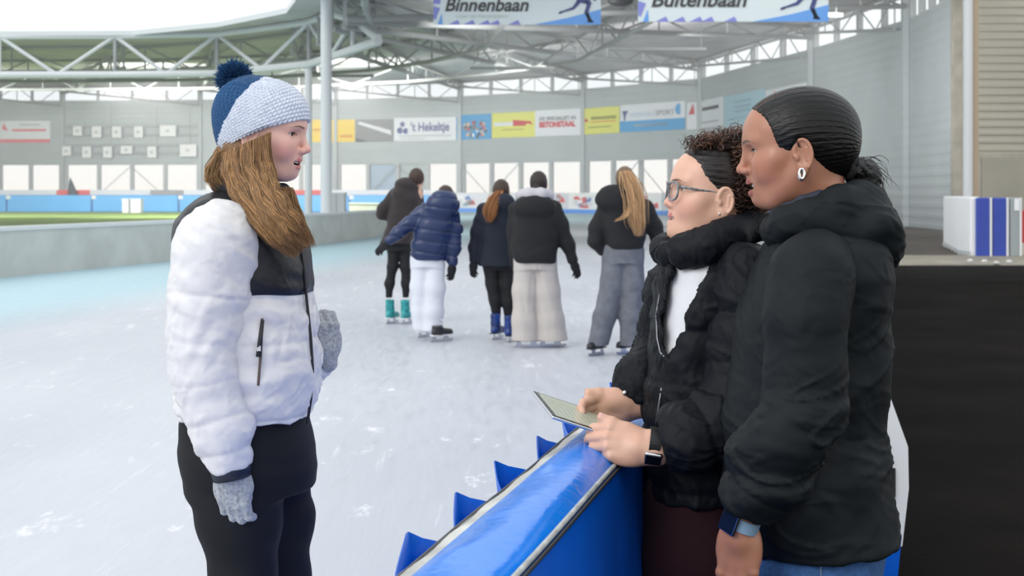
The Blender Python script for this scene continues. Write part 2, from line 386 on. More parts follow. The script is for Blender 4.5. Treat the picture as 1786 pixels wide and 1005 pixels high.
# radial trusses toward every wall corner
names = ['far left', 'left of the scoreboard', 'right of the scoreboard', 'behind the slim columns', 'over the covered windows', 'over the walking skaters', 'over the glasses wearer', 'right of the hanging banners', 'by the grey side wall']
places = ['at the left picture edge', 'left of the wall box lamps', 'right of the wall box lamps', 'beside the thick white column', 'left of the yellow truck banner', 'between the lettered white banner and SPORT', 'right of the SPORT banner', 'above the sleek black hair', 'in the upper right corner']
for j, i in enumerate((2, 3, 4, 5, 6, 7, 8, 9, 10)):
    o_ = Vector((WV[i].x, WV[i].y, 9.35)); src = ri[min(i-0, 7)]
    a = Vector((src.x, src.y, 6.3)).lerp(o_, .06); b = o_.lerp(a, .01)
    s_ = sub([a, b], 3.2); n = len(s_)
    top = [Vector((p.x, p.y, 7.35+(9.85-7.35)*(k/(n-1)))) for k, p in enumerate(s_)]
    truss('grey radial roof truss meeting the hall wall '+places[j], s_, top, .10, .045, M_TRUSS, 'grey radial roof trusses')
# tangential trusses
for t_, pl in ((.10, 'nearest the open roof edge'), (.28, 'second from the open roof edge'), (.50, 'nearest the hall wall')):
    us = [roofpt(u*.5, t_) for u in range(2, 2*(len(ri)-2)+1)]
    pp = [us[0]]
    for q in us[1:]:
        if (q-pp[-1]).length > .5: pp.append(q)
    s_ = sub(pp, 2.6)
    truss('grey ring purlin truss following the roof curve, '+pl, [p-Vector((0, 0, 1.15)) for p in s_], [p-Vector((0, 0, .12)) for p in s_], .085, .04, M_TRUSS, 'grey ring purlin trusses')
# knee trusses along the wall, dropping to each wall column
wpl = [0, 0, 'above the red banded banner', 'above the box lamps', 'behind the bobble hat', "above the 't Hekeltje banner", 'above the red truck banner', 'above the SPORT banner', 'above the pale blue banner', 'above the plain grey side wall']
for i in range(2, 10):
    a, b = WV[i], WV[i+1]; t = (b-a).normalized(); nn = Vector((t.y, -t.x, 0))*.9
    p0 = a+nn+Vector((0, 0, 9.55)); p1 = b+nn*.7+Vector((0, 0, 8.35))
    s_ = sub([p0, p1], 1.9); top = [Vector((p.x, p.y, 9.85)) for p in s_]
    truss('grey wall truss crossing the high windows '+wpl[i], s_, top, .07, .035, M_TRUSS, 'grey wall trusses across the high windows')

# inner columns
for (px, d, r, z1, lab) in ((569, 37, .165, 7.35, 'thick white round column right of the bobble hat'), (538, 44.3, .13, 5.9, 'thin white round column behind the bobble hat, left of the thick one')):
    x = (px-CX)*d/F; c_ = MB().tube([(x, d, 0), (x, d, z1)], r, 24).build('column', M_STEEL); tag(c_, lab, 'column')
    MB().tube([(x, d, z1-.02), (x, d, z1+.1)], r*1.5, 16).build('cap_plate', M_STEEL, c_)
    MB().tube([(x, d, 0), (x, d, .06)], r*1.7, 16).build('base_plate', M_STEELG, c_)
for px in (593,):
    x = (px-CX)*39/F-.12
    o = MB().box((x-.28, 38.8, 0), (x+.28, 39.3, 1.42)).build('cabinet', mat('grey_cabinet', (.45, .47, .48), .5)); tag(o, 'grey metal cabinet at the foot of the thick column', 'cabinet')
    MB().box((x-.3, 38.78, 1.42), (x+.3, 39.32, 1.46)).build('lid', M_STEEL, o); MB().box((x-.02, 38.77, .1), (x+.02, 38.8, 1.38)).build('door_seam', M_STEELG, o)

# ------------------------------------------------------------------ rink boards on the far side
OV = [Vector((x, y, 0)) for x, y in OUT]
M_BBOARD = mat('sky_blue_pads', (.10, .42, .86), .45, noise=.05, nscale=.6)
M_AD = [mat(f'board_ad_{n}', c, .5) for n, c in (('white', (.8, .81, .82)), ('pale', (.66, .68, .72)), ('red', (.70, .10, .10)), ('grey', (.30, .30, .32)), ('blue', (.12, .28, .70)), ('teal', (.30, .55, .60)))]
random.seed(5)
# left blue padded boards (d ~ 92, behind the grass)
xa = [-45.6, -37.3, -31.0, -24.6, -18.3, -12, -5.5]
for i in range(len(xa)-1):
    x0, x1 = xa[i]+.05, xa[i+1]-.05; y = 93.0
    o = MB().box((x0, y, 0), (x1, y+.4, 1.25)).build('board_pad', M_BBOARD, bevel=.08)
    tag(o, 'sky blue padded rink board '+('cut by the left picture edge', 'in front of the dark covered parasol', 'behind the two white bins', 'just left of the bobble hat wearer', 'behind the two white columns', 'behind the brown jacketed skater')[i], 'board', 'sky blue padded boards beyond the grass')
    MB().box((x0-.04, y-.06, .95), (x0+.28, y+.1, 1.2)).build('strap', M_WHITE, o)
# ad boards along the curve
ap = sub([Vector((-5.2, 93.6, 0)), OV[3], OV[4], OV[5], OV[6], OV[7]], 3.4)
adlabs = 0
ORD = 'first second third fourth fifth sixth seventh eighth ninth tenth eleventh twelfth thirteenth fourteenth fifteenth sixteenth seventeenth eighteenth nineteenth twentieth'.split()
for kb, (a, b) in enumerate(zip(ap[:-1], ap[1:])):
    M, Ln = wallM(a, b)
    o = MB().box((.03, 0, .28), (Ln-.03, .18, 1.42), M=M).build('advertising_board', M_AD[random.choice((0, 0, 1))])
    tag(o, 'low printed advertising board along the far curve, '+ORD[kb]+' from the left', 'board', 'printed boards along the far curve')
    MB().box((.03, -.03, 0), (Ln-.03, .2, .28), M=M).build('kick_strip', mat('blue_kick_strip', (.08, .30, .80), .4), o)
    random.seed(int(a.x*10)+77)
    for k in range(9):
        x = random.uniform(.1, Ln-1.0); z = random.uniform(.38, 1.0); c = random.choice((1, 2, 2, 3, 4, 5, 0))
        MB().prism([(x, z), (x+random.uniform(.3, .9), z+random.uniform(-.05, .1)), (x+random.uniform(.3, .9), z+random.uniform(.2, .4)), (x+random.uniform(-.1, .1), z+random.uniform(.15, .35))], .02, M @ Matrix.Translation((0, -.02, 0))).build('print', M_AD[c], o)
# crowd of low things behind the left boards: long pale/red printed banner
for i, (x0, x1, c) in enumerate(((-60, -34, 1), (-34, -31.5, 2), (-31.5, -27, 1), (-27, -24.5, 3), (-24.5, -16.5, 1), (-16.5, -13.8, 2), (-13.8, -6, 1))):
    o = MB().box((x0, 94.2, .9), (x1-.05, 94.3, 1.62)).build('hoarding', M_AD[c]); MB().box((x0, 94.15, 0), (x0+.1, 94.25, .9)).build('post', M_STEELG, o)
    tag(o, ('long pale hoarding at the left edge above the blue boards', 'short red hoarding beside the covered parasol', 'pale hoarding between the red and the grey ones', 'short grey hoarding above the blue boards', 'long pale hoarding behind the bobble hat wearer', 'red hoarding left of the thick white column', 'pale hoarding right of the thick white column')[i], 'hoarding', 'hoarding strips above the blue boards')
# dark cone thing behind the boards
q = P(132, 342, 93.8)
fin = MB(); base = [(math.cos(a)*.62, math.sin(a)*.4) for a in np.linspace(0, 2*math.pi, 17)[:-1]]
vs = []; 
for t in np.linspace(0, 1, 7):
    for bx, by in base: vs.append((q.x+bx*(1-t)**.8-.42*t, q.y+by*(1-t)**.8, 2.6*t))
fs = [(r*16+k, r*16+(k+1) % 16, (r+1)*16+(k+1) % 16, (r+1)*16+k) for r in range(6) for k in range(16)]
tag(fin.add(vs, fs).build('covered_parasol', mat('dark_tarpaulin', (.06, .08, .10), .7), smooth=True), 'dark pointed covered parasol standing behind the blue boards', 'parasol')
# two white bins before the blue boards
for (px, w_, l) in ((218, .22, 'narrow white bin before the blue boards, left of the pair'), (236, .36, 'wider white bin before the blue boards, right of the pair')):
    q = P(px, 369, 88); o = MB().box((q.x-w_, 88, 0), (q.x+w_, 88.8, .92)).build('bin', M_WHITE, bevel=.06); tag(o, l, 'bin')
    MB().box((q.x-w_-.03, 87.97, .92), (q.x+w_+.03, 88.83, 1.0)).build('lid', M_WHITE, o)

# ------------------------------------------------------------------ boxes on the left wall
Mw, Lw = wallM(WV[3], WV[4])
def wall_at(px, py, i, off=-.3):
    """point on wall facet i seen at the pixel"""
    a, b = WV[i], WV[i+1]; t = (b-a); k = (px-CX)/F
    s = (k*a.y-a.x)/(t.x-k*t.y); p = a+t*s; return Vector((s*t.length, off, CH-(py-HY)*p.y/F))
fr = empty('wall_rack', Mw @ Vector((0, -.1, 4))); tag(fr, 'grey steel rack of horizontal rails on the left hall wall', 'rack')
for py in (222, 237, 254, 268): 
    a = wall_at(112, py, 3, -.15); b = wall_at(349, py, 3, -.15)
    MB().box((a.x, -.2, a.z-.1), (b.x, -.1, a.z+.1), M=Mw).build('rail', mat('rack_grey', (.33, .36, .37), .5), fr)
for px in (112, 192, 272, 330):
    a = wall_at(px, 282, 3); b = wall_at(px, 185, 3); MB().box((a.x-.08, -.14, a.z), (a.x+.08, -.06, b.z), M=Mw).build('upright', M_STEELG, fr)
for kl, (px, py, w_, h_) in enumerate(((140, 229, 15, 17), (173, 231, 16, 20), (208, 231, 16, 20), (246, 231, 15, 20), (297, 229, 28, 20), (121, 264, 15, 17), (156, 266, 15, 20), (192, 266, 15, 20), (225, 262, 20, 14), (269, 266, 15, 20), (332, 263, 29, 22))):
    a = wall_at(px-w_/2, py+h_/2, 3); b = wall_at(px+w_/2, py-h_/2, 3)
    o = MB().box((a.x, -.6, a.z), (b.x, -.21, b.z), M=Mw).build('floodlight_box', M_WHITE, bevel=.04); tag(o, 'white box lamp on the wall rack, '+(ORD[kl]+' from the left in the upper row' if kl < 5 else ORD[kl-5]+' from the left in the lower row'), 'box lamp', 'white box lamps on the wall rack')
    cx_ = (a.x+b.x)/2; cz_ = (a.z+b.z)/2; MB().box((cx_-.12, -.63, cz_-.1), (cx_+.12, -.6, cz_+.1), M=Mw).build('lens', M_STEELG, o)

# ------------------------------------------------------------------ advertising banners
def banner(i, pxl, pxr, ytl, ybl, col, label, off=-.08, name='wall_banner'):
    """flat panel on wall facet i between pixel columns; height from the left edge rows"""
    a = wall_at(pxl, ybl, i); t = wall_at(pxl, ytl, i); b = wall_at(pxr, ytl, i)
    M, L_ = wallM(WV[i], WV[i+1])
    o = MB().box((a.x, -.06, a.z), (b.x, -.02, t.z), M=M).build(name, col); tag(o, label, 'banner')
    Mx = M @ Matrix.Translation((a.x, -.075, a.z)); return o, Mx, b.x-a.x, t.z-a.z
MC = lambda n, *c: mat('print_'+n, sRGB(*c), .55)
c_white, c_red, c_navy, c_yel, c_blue, c_lb, c_grey, c_blk = MC('white', 222, 226, 232), MC('red', 205, 60, 70), MC('navy', 70, 85, 140), MC('yellow', 222, 222, 110), MC('blue', 70, 160, 215), MC('light_blue', 168, 205, 220), MC('grey', 120, 125, 130), MC('black', 40, 42, 46)
def rect(o, Mx, x0, x1, z0, z1, m, name='print'): return MB().box((x0, -.02, z0), (x1, 0, z1), M=Mx).build(name, m, o)
def poly(o, Mx, pts, m, name='print'): return MB().prism(pts, .02, Mx @ Matrix.Translation((0, -.02, 0))).build(name, m, o)
def txt(o, Mx, s, x, z, size, m, width=None, shear=0, bold=0, align='LEFT'):
    return text('lettering', s, Mx @ Matrix.Translation((x, -.02, z)), size, m, o, shear=shear, width=width, bold=bold, align=align)
# far left: pale banner with red bands
o, X, w_, h_ = banner(2, 0, 88, 211, 249, c_white, 'white banner with red bands on the left hall wall'); rect(o, X, 0, w_, 0, h_*.16, MC('pink_red', 225, 120, 130)); rect(o, X, w_*.25, w_*.92, h_*.52, h_*.62, MC('pink_red', 225, 120, 130)); poly(o, X, [(w_*.05, h_*.6), (w_*.17, h_*.55), (w_*.08, h_*.9)], MC('pink_red', 0, 0, 0)); rect(o, X, w_*.4, w_*.8, h_*.78, h_*.86, MC('pale_grey', 185, 190, 195))
# yellow behind column, facet 4
o, X, w_, h_ = banner(4, 542, 585, 209, 248, mat('print_amber', sRGB(240, 205, 70), .5), 'amber yellow banner behind the two white columns')
rect(o, X, w_*.1, w_*.5, h_*.5, h_*.6, mat('print_amber_dark', sRGB(215, 150, 40), .5)); 
o, X, w_, h_ = banner(5, 587, 619, 209, 248, mat('print_amber', (0,0,0)), 'amber yellow banner right of the thick white column'); rect(o, X, w_*.2, w_*.9, h_*.2, h_*.32, mat('print_amber_dark', (0,0,0)))
o, X, w_, h_ = banner(5, 621, 686, 209, 248, MC('photo_grey', 135, 138, 140), 'grey photo banner with a white diagonal streak'); poly(o, X, [(w_*.05, h_*.82), (w_*.95, h_*.3), (w_*.95, h_*.5), (w_*.1, h_*.92)], c_white); poly(o, X, [(0, h_*.2), (w_*.35, 0), (0, 0)], MC('dark_photo', 90, 92, 95))
o, X, w_, h_ = banner(5, 688, 796, 206, 246, c_white, "white banner reading 't Hekeltje")
txt(o, X, "'t Hekeltje", w_*.27, h_*.42, h_*.52, c_navy, width=w_*.62, bold=.02)
for (x, z, r) in ((.14, .72, .07), (.10, .45, .09), (.19, .42, .08)): MB().ball(X @ Vector((w_*x, -.02, h_*z)), h_*r*1.6, 6, sc=(1, .1, 1)).build('emblem', c_navy, o)
rect(o, X, w_*.08, w_*.92, h_*.2, h_*.225, c_grey); rect(o, X, w_*.1, w_*.5, h_*.08, h_*.10, c_grey)
o, X, w_, h_ = banner(5, 797, 802, 204, 245, c_blue, 'narrow blue end of the crowd photo banner'); 
o, X, w_, h_ = banner(6, 804, 857, 201, 244, c_blue, 'blue banner with a crowd photo')
random.seed(3)
for k in range(46):
    a_ = random.uniform(0, 2*math.pi); r_ = random.random()**.5; x = w_*(.48+.4*r_*math.cos(a_)); z = h_*(.42+.33*r_*math.sin(a_))
    MB().ball(X @ Vector((x, -.02, z)), .12, 5, sc=(1, .1, 1.1)).build('print', random.choice((c_grey, c_white, c_blk, c_grey, MC('tan', 200, 175, 150), c_red)), o)
o, X, w_, h_ = banner(6, 859, 934, 198, 241, c_yel, 'yellow banner with a red truck shape'); rect(o, X, w_*.05, w_*.5, h_*.47, h_*.62, c_white); poly(o, X, [(w_*.5, h_*.45), (w_*.78, h_*.45), (w_*.82, h_*.55), (w_*.95, h_*.48), (w_*.9, h_*.62), (w_*.5, h_*.7)], c_red); rect(o, X, w_*.25, w_*.75, h_*.3, h_*.33, MC('olive', 150, 150, 70))
o, X, w_, h_ = banner(6, 934, 1013, 193, 238, c_white, 'white banner with red lettering beside the yellow ones'); txt(o, X, 'DE SPECIALIST IN', w_*.1, h_*.6, h_*.19, c_grey, width=w_*.8, bold=.01); txt(o, X, 'BETONSTAAL', w_*.1, h_*.34, h_*.28, c_red, width=w_*.8, bold=.03)
o, X, w_, h_ = banner(7, 1014, 1081, 190, 235, c_yel, 'yellow banner with thin dark lettering'); rect(o, X, w_*.28, w_*.92, h_*.55, h_*.66, MC('olive', 0, 0, 0)); rect(o, X, w_*.28, w_*.92, h_*.44, h_*.48, MC('orange', 225, 140, 70)); poly(o, X, [(w_*.08, h_*.48), (w_*.22, h_*.48), (w_*.15, h_*.62)], c_red); rect(o, X, w_*.2, w_*.8, h_*.24, h_*.28, MC('olive', 0, 0, 0))
o, X, w_, h_ = banner(7, 1083, 1196, 184, 231, c_white, 'white and blue banner ending in SPORT'); rect(o, X, 0, w_, 0, h_*.40, c_blue); txt(o, X, 'SPORT', w_*.56, h_*.54, h_*.27, c_grey, width=w_*.28); txt(o, X, 'INTERSCHAATS', w_*.16, h_*.54, h_*.22, MC('pale_blue_print', 190, 205, 230), width=w_*.38); rect(o, X, w_*.22, w_*.75, h_*.18, h_*.26, c_white); poly(o, X, [(w_*.03, h_*.78), (w_*.13, h_*.78), (w_*.09, h_*.6), (w_*.08, h_*.42), (w_*.06, h_*.42), (w_*.06, h_*.6)], c_navy); MB().ball(X @ Vector((w_*.92, -.02, h_*.72)), .28, 8, sc=(1, .1, 1.3)).build('emblem', c_blue, o)
o, X, w_, h_ = banner(7, 1199, 1222, 179, 226, c_white, 'white banner edge beside the wall column right of the SPORT banner')
poly(o, X, [(w_*.15, h_*.55), (w_*.6, h_*.55), (w_*.5, h_*.95)], c_red)
o, X, w_, h_ = banner(8, 1225, 1263, 176, 224, c_white, 'white banner with a black word behind the curly hair'); rect(o, X, w_*.05, w_*.8, h_*.62, h_*.74, c_blk); rect(o, X, 0, w_*.8, h_*.18, h_*.21, c_grey)
o, X, w_, h_ = banner(8, 1265, 1335, 169, 222, c_lb, 'pale blue banner with grey lines of print')
for z in (.72, .56, .42): rect(o, X, w_*.28, w_*.68, h_*z, h_*(z+.06), MC('steel_print', 140, 175, 195))
rect(o, X, w_*.12, w_*.8, h_*.22, h_*.25, MC('steel_print', 0, 0, 0))
o, X, w_, h_ = banner(8, 1337, 1408, 158, 214, c_white, 'white banner with a red flame above the sleek black hair'); poly(o, X, [(w_*.12, h_*.55), (w_*.38, h_*.55), (w_*.3, h_*.75), (w_*.25, h_*.92), (w_*.18, h_*.75)], c_red)
# hanging banners
def hang(px0, px1, pyb, pyt, d, title, label, sub_=None):
    a = P(px0, pyb, d); b = P(px1, pyt, d); w_ = b.x-a.x; h_ = b.z-a.z
    o = MB().box((a.x, d, a.z), (b.x, d+.04, b.z)).build('hanging_banner', MC('banner_pale', 214, 224, 226)); tag(o, label, 'banner')
    X = Matrix.Translation((a.x, d, a.z))
    cb = MC('banner_blue', 95, 155, 225); cp = MC('banner_violet', 125, 130, 205)
    poly(o, X, [(0, h_*.8), (w_*.055, h_*.8), (w_*.04, h_*.38), (0, h_*.38)], cp); poly(o, X, [(0, h_*.34), (w_*.04, h_*.30), (w_*.012, h_*.08), (0, h_*.12)], cp); poly(o, X, [(w_*.025, 0), (w_*.055, 0), (w_*.05, h_*.2)], cb)
    poly(o, X, [(w_*.60, 0), (w, 0) if False else (w_, 0), (w_, h_*.28), (w_*.8, h_*.12)], cb)
    for x in (.09, .18, .27, .33, .45): poly(o, X, [(w_*x, 0), (w_*(x+.07), 0), (w_*(x+.055), h_*.085)], cp)
    txt(o, X, title, w_*.065, h_*.25, h_*.34, c_blk, width=w_*.5, shear=.25, bold=.012)
    if sub_: txt(o, X, sub_, w_*.13, h_*.125, h_*.10, MC('pale_print', 190, 198, 190), width=w_*.31, shear=.2)
    # speed skater silhouette
    for pts in ([(.84, .98), (.92, .98), (.94, .78), (.90, .72), (.86, .80)], [(.90, .80), (.945, .76), (.925, .45), (.945, .2), (.925, .18), (.90, .45), (.915, .68)], [(.915, .14), (.955, .12), (.955, .18), (.925, .24)],
                [(.86, .85), (.83, .62), (.76, .47), (.76, .43), (.84, .54), (.88, .75)], [(.745, .40), (.77, .42), (.77, .5), (.75, .46)], [(.93, .98), (.965, .8), (1.0, .99), (.985, .99), (.965, .87), (.95, .99)]):
        poly(o, X, [(w_*min(x, .995), h_*(.045+(z-.14)*.58)) for x, z in pts], MC('skater_navy', 45, 55, 120))
    for px in (px0+15, px1-15):
        p = P(px, pyt, d); MB().tube([(p.x, d+.02, b.z-.02), (p.x, d+.02, b.z+1.6)], .015, 6).build('hanging_cable', M_STEELG, o)
    return o
hang(756, 1048, 43, -52, 34, 'Binnenbaan', 'pale hanging banner reading Binnenbaan with a speed skater', 'voor de hardrijders')
hang(1113, 1445, 38, -68, 33, 'Buitenbaan', 'pale hanging banner reading Buitenbaan with a speed skater')
# ceiling dark things (rolled speakers) between the banners
o = MB().ball(P(1082, 2, 40), .35, 8, sc=(1.2, .8, .5)).build('ceiling_speaker', c_blk, smooth=True); tag(o, 'dark ceiling speaker between the two hanging banners', 'speaker')
MB().tube([P(1082, 2, 40), P(1082, -45, 40)], .02, 6).build('hanging_rod', M_STEELG, o)

# ------------------------------------------------------------------ mats stacked at the right
dS = 28.6
xs = [1669, 1676, 1683, 1690, 1697]
for k, px in enumerate((1704, 1697, 1690, 1683, 1676)):
    q = P(px-4, 448, dS+.1+k*1.0); w_ = .28
    o = MB().box((q.x-.1, q.y, 0), (q.x+.12, q.y+.9, 1.36)).build('foam_mat', M_WHITE, bevel=.04)
    tag(o, 'white foam mat on edge by the column, '+('nearest the blue mats', 'second from the blue mats', 'middle one of the five', 'second from the back', 'farthest back of the five')[k], 'mat', 'white foam mats standing by the column')
    MB().box((q.x-.11, q.y-.01, .05), (q.x-.1, q.y+.9, .12)).build('seam', M_STEELG, o)
for (a, b, m, lab, c) in ((1704, 1727, mat('royal_blue_vinyl', (.012, .045, .36), .4, noise=.1, nscale=3), 'royal blue mat end, left of the two beside the white mats', 0), (1733, 1756, None, 'royal blue mat end, right of the two beside the white mats', 1), (1763, 1779, mat('grey_mat', (.30, .33, .34), .6), 'grey mat with a white tab at the right end of the mat row', 2)):
    m = m or _mats['royal_blue_vinyl']; p0 = P(a, 448, dS); p1 = P(b, 448, dS)
    o = MB().box((p0.x, dS, 0), (p1.x, dS+.5, 1.34)).build('foam_mat', m, bevel=.03); tag(o, lab, 'mat')
    MB().box((p1.x, dS+.02, 0), (p1.x+.05, dS+.5, 1.34)).build('white_edge', M_WHITE, o)
    if c == 2: MB().box((p1.x-.13, dS-.02, 1.05), (p1.x-.02, dS, 1.32)).build('tab', M_WHITE, o)
q = P(1783, 440, 29); o = MB().box((q.x-.04, 29, 0), (q.x+.5, 29.4, 1.05)).build('red_crate', mat('red_plastic', (.55, .02, .02), .4), bevel=.03); tag(o, 'red plastic bin cut by the right picture edge', 'bin'); MB().box((q.x-.06, 28.98, 0), (q.x+.5, 29.42, .3)).build('base', mat('cream_plastic', (.6, .55, .45), .5), o)
for (px, py) in ((1717, 460), (1738, 463), (1760, 461), (1692, 459)):
    q = G(px, py); o = MB().ball((q.x, q.y, .05), .05, 6, sc=(1.3, 1, .8)).build('stone', mat('pale_stone', (.6, .6, .58), .7)); tag(o, 'small pale scrap on the kerb, '+{1717: 'second from the left', 1738: 'third from the left', 1760: 'rightmost of four', 1692: 'leftmost of four'}[px], 'scrap', 'pale scraps on the kerb')
# white and blue crash pad behind the black jacket
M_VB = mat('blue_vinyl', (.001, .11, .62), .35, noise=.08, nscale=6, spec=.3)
ang = math.radians(-14)
Mp = Matrix.Translation((1.345, 4.75, 0)) @ Matrix.Rotation(math.radians(8), 4, 'Z')
def lo(o): return o
cp_ = MB(); n = 14
prof = [(0, .17), (.30, .17), (.315, .4), (.30, .62), (.24, .8), (.15, .90), (0, .95)]
o = MB().prism([(-.25, .0), (.08, .0), (.10, .02), (.115, .16), (-.25, .16)], 1.4, Mp).build('crash_pad', M_VB, bevel=.02); tag(o, 'white topped crash pad with black print and blue base behind the black jacket', 'pad')
MB().prism([(-.25, .16), (.105, .16), (.128, .35), (.125, .50), (.05, .70), (-.02, .76), (-.25, .78)], 1.4, Mp).build('white_cover', M_WHITE, o, bevel=.03)
for k in range(5): MB().box((.035+.014*k, -.012, .50-.045*k), (.044+.014*k, -.002, .62-.048*k), M=Mp).build('print', c_blk, o)
q = P(1540, 497, 20); o = MB().box((q.x-.3, 20, 0), (q.x+.12, 20.8, .2)).build('floor_pad', M_VB, bevel=.04); tag(o, 'small blue pad on the floor behind the hood', 'pad'); MB().box((q.x-.2, 20.2, .2), (q.x+.16, 20.8, .36)).build('cream_top', mat('cream_plastic', (.6, .55, .45)), o)

# ------------------------------------------------------------------ blue dasher in front
def barrier():
    us = Vector((BAR_S, 1, 0)).normalized(); rs = Vector((us.y, -us.x, 0))
    root = empty('padded_dasher', (bar_x(2), 2, 0)); tag(root, 'bright blue vinyl padded rink dasher running diagonally under the tablet', 'dasher')
    y0, y1 = -.5, 24; L_ = (y1-y0)*math.hypot(1, BAR_S); org = Vector((bar_x(y0), y0, 0)); n = 900
    prof = [(.205, .0), (.218, .12), (.222, .3), (.220, .5), (.216, .66), (.210, .78), (.202, .86), (.196, .900), (.190, .918), (.186, .925)]
    top = [(.186, .925), (.174, .940), (.158, .950), (.138, .956), (.116, .957), (.094, .953), (.078, .947), (.064, .938), (.054, .929)]
    strip = [(.054, .929), (.040, .925), (.022, .917), (.005, .903), (-.008, .885)]
    left = [(-.008, .885), (-.012, .75), (-.014, .5), (-.01, 0)]
    def f(prof, amp, name, m, kind):
        v = []; fcs = []; k = len(prof)
        for i in range(n+1):
            s = L_*i/n
            for j, (u, z) in enumerate(prof):
                du = dz = 0
                if kind == 'top':
                    e = math.sin(math.pi*j/(k-1)); dz = amp*e*(.55*math.sin(s*9+.8*j)+.45*math.sin(s*23+j*1.1+2*math.sin(s*3))*(j > 3)*1.0+.25*math.sin(s*57+j*.9)*(j > 4))-.006*e*(1+math.cos(2*math.pi*s/1.25))
                if kind == 'face':
                    w_ = min(1, max(0, .92-z)/.3); du = amp*w_*(math.sin(s*11+2*z+1.5*math.sin(s*2.3))+.6*math.sin(s*27+3*z+math.sin(s*5))+.3*math.sin(s*53-5*z))
                if kind == 'strip': dz = amp*math.sin(s*31+j)*math.sin(math.pi*j/(k-1))
                p = org+us*s+rs*(u+du)+Vector((0, 0, z+dz)); v.append(p)
        for i in range(n):
            for j in range(k-1): fcs.append((i*k+j, (i+1)*k+j, (i+1)*k+j+1, i*k+j+1))
        return MB().add(v, fcs).build(name, m, root, smooth=True)
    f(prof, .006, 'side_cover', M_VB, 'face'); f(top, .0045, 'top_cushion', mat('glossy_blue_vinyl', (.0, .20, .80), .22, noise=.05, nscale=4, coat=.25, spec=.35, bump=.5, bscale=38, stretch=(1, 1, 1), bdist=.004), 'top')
    f(strip, .002, 'edge_strip', mat('dirty_white_vinyl', (.52, .52, .49), .55, noise=.35, nscale=9, bump=.3, bscale=120), 'strip'); f(left, 0, 'ice_side', M_VB, 'left')
    # white welt on the right seam
    pts = [org+us*(L_*i/200)+rs*(.190+.0015*math.sin(i*.7))+Vector((0, 0, .924)) for i in range(201)]
    MB().tube(pts, .0048, 8).build('piping', mat('grey_white_welt', (.45, .46, .45), .6, noise=.3, nscale=30), root, smooth=True)
    pts = [p+rs*.008-Vector((0, 0, .006)) for p in pts]; MB().tube(pts, .0035, 6).build('zip', c_blk, root, smooth=True)
    pts = [org+us*(L_*i/200)+rs*(.026+.002*math.sin(i*1.1))+Vector((0, 0, .9205)) for i in range(201)]; MB().tube(pts, .0022, 6).build('lacing', mat('dark_lace', (.10, .10, .11), .7), root)
    # puffed scallops between the fixings on the ice side
    for k_ in range(84):
        s0 = .16+k_*.29; v = []; fc = []; nn = 16
        top_ = []; 
        for i in range(nn+1):
            t = i/nn; am = .074*(1+.15*math.sin(k_*2.1)); lean = am*(t/.8)**.9 if t < .8 else am*(.5+.5*math.cos(math.pi*(t-.8)/.2))**1.0
            zz = .888+(.012*(t/.8)**2 if t < .8 else .012-.030*math.sin(math.pi*(t-.8)/.4))
            top_.append((s0+.28*t, -.008-lean, zz))
        rows = 9
        for r in range(rows+1):
            q = r/rows
            for (s, u, z) in top_:
                v.append(org+us*s+rs*(u*(1-q**.9)+(-.012)*q**.9-.004*math.sin(q*7+s*30)*q*(1-q))+Vector((0, 0, z*(1-q)+.35*q)))
        for r in range(rows):
            for i in range(nn): fc.append((r*(nn+1)+i, r*(nn+1)+i+1, (r+1)*(nn+1)+i+1, (r+1)*(nn+1)+i))
        sc = MB().add(v, fc).build('scallop_flap', M_VB, root, smooth=True)
        so = sc.modifiers.new('solid', 'SOLIDIFY'); so.thickness = .0022; so.offset = 0
    # frosted ground strip on the ice side
    return root
barrier()
fs_ = MB(); us = Vector((BAR_S, 1, 0)).normalized(); ls = Vector((-us.y, us.x, 0))
a = Vector((bar_x(-2), -2, .004)); b = Vector((bar_x(16), 16, .004)); fs_.add([a, b, b+ls*.62, a+ls*.62], [(0, 1, 2, 3)])
tag(fs_.build('trim_4', mat('frosted_edge', (.74, .75, .77), .8, noise=.12, nscale=9, bump=.5, bscale=25)), 'frosted pale strip of ground along the dasher', kind='structure')

# ------------------------------------------------------------------ hall luminaires
for i_, (x, y, tx, ty) in enumerate(((-34, 66, -34, 110), (-20, 66, -20, 110), (-9, 64, -8, 105), (0, 60, 3, 100), (6, 52, 14, 88), (9, 42, 22, 66), (.15, 38, 4, 80))):
    z = 7.3
    o = MB().box((x-2.0, y-.12, z), (x+2.0, y+.12, z+.12)).build('ceiling_light', M_TRUSS, org=(x, y, z)); tag(o, 'long ceiling luminaire under the hall roof, '+('far left one', 'over the left box lamps', 'behind the bobble hat', 'above the middle skaters', 'above the SPORT banner', 'rightmost one', 'nearest the hanging banners')[i_], 'ceiling light', 'hall luminaires under the roof')
    for sx in (-1.8, 1.8): MB().tube([(x+sx, y, z+.1), (x+sx, y, z+1.6)], .015, 6).build('hanger', M_STEELG, o)
    light('luminaire_glow', 'AREA', (x, y+.5, z-.45), (tx, ty, 1.0), 1700 if i_ < 3 else 450, (1, .985, .96), shape='RECTANGLE', size=4, size_y=1.2, spread=math.radians(120))

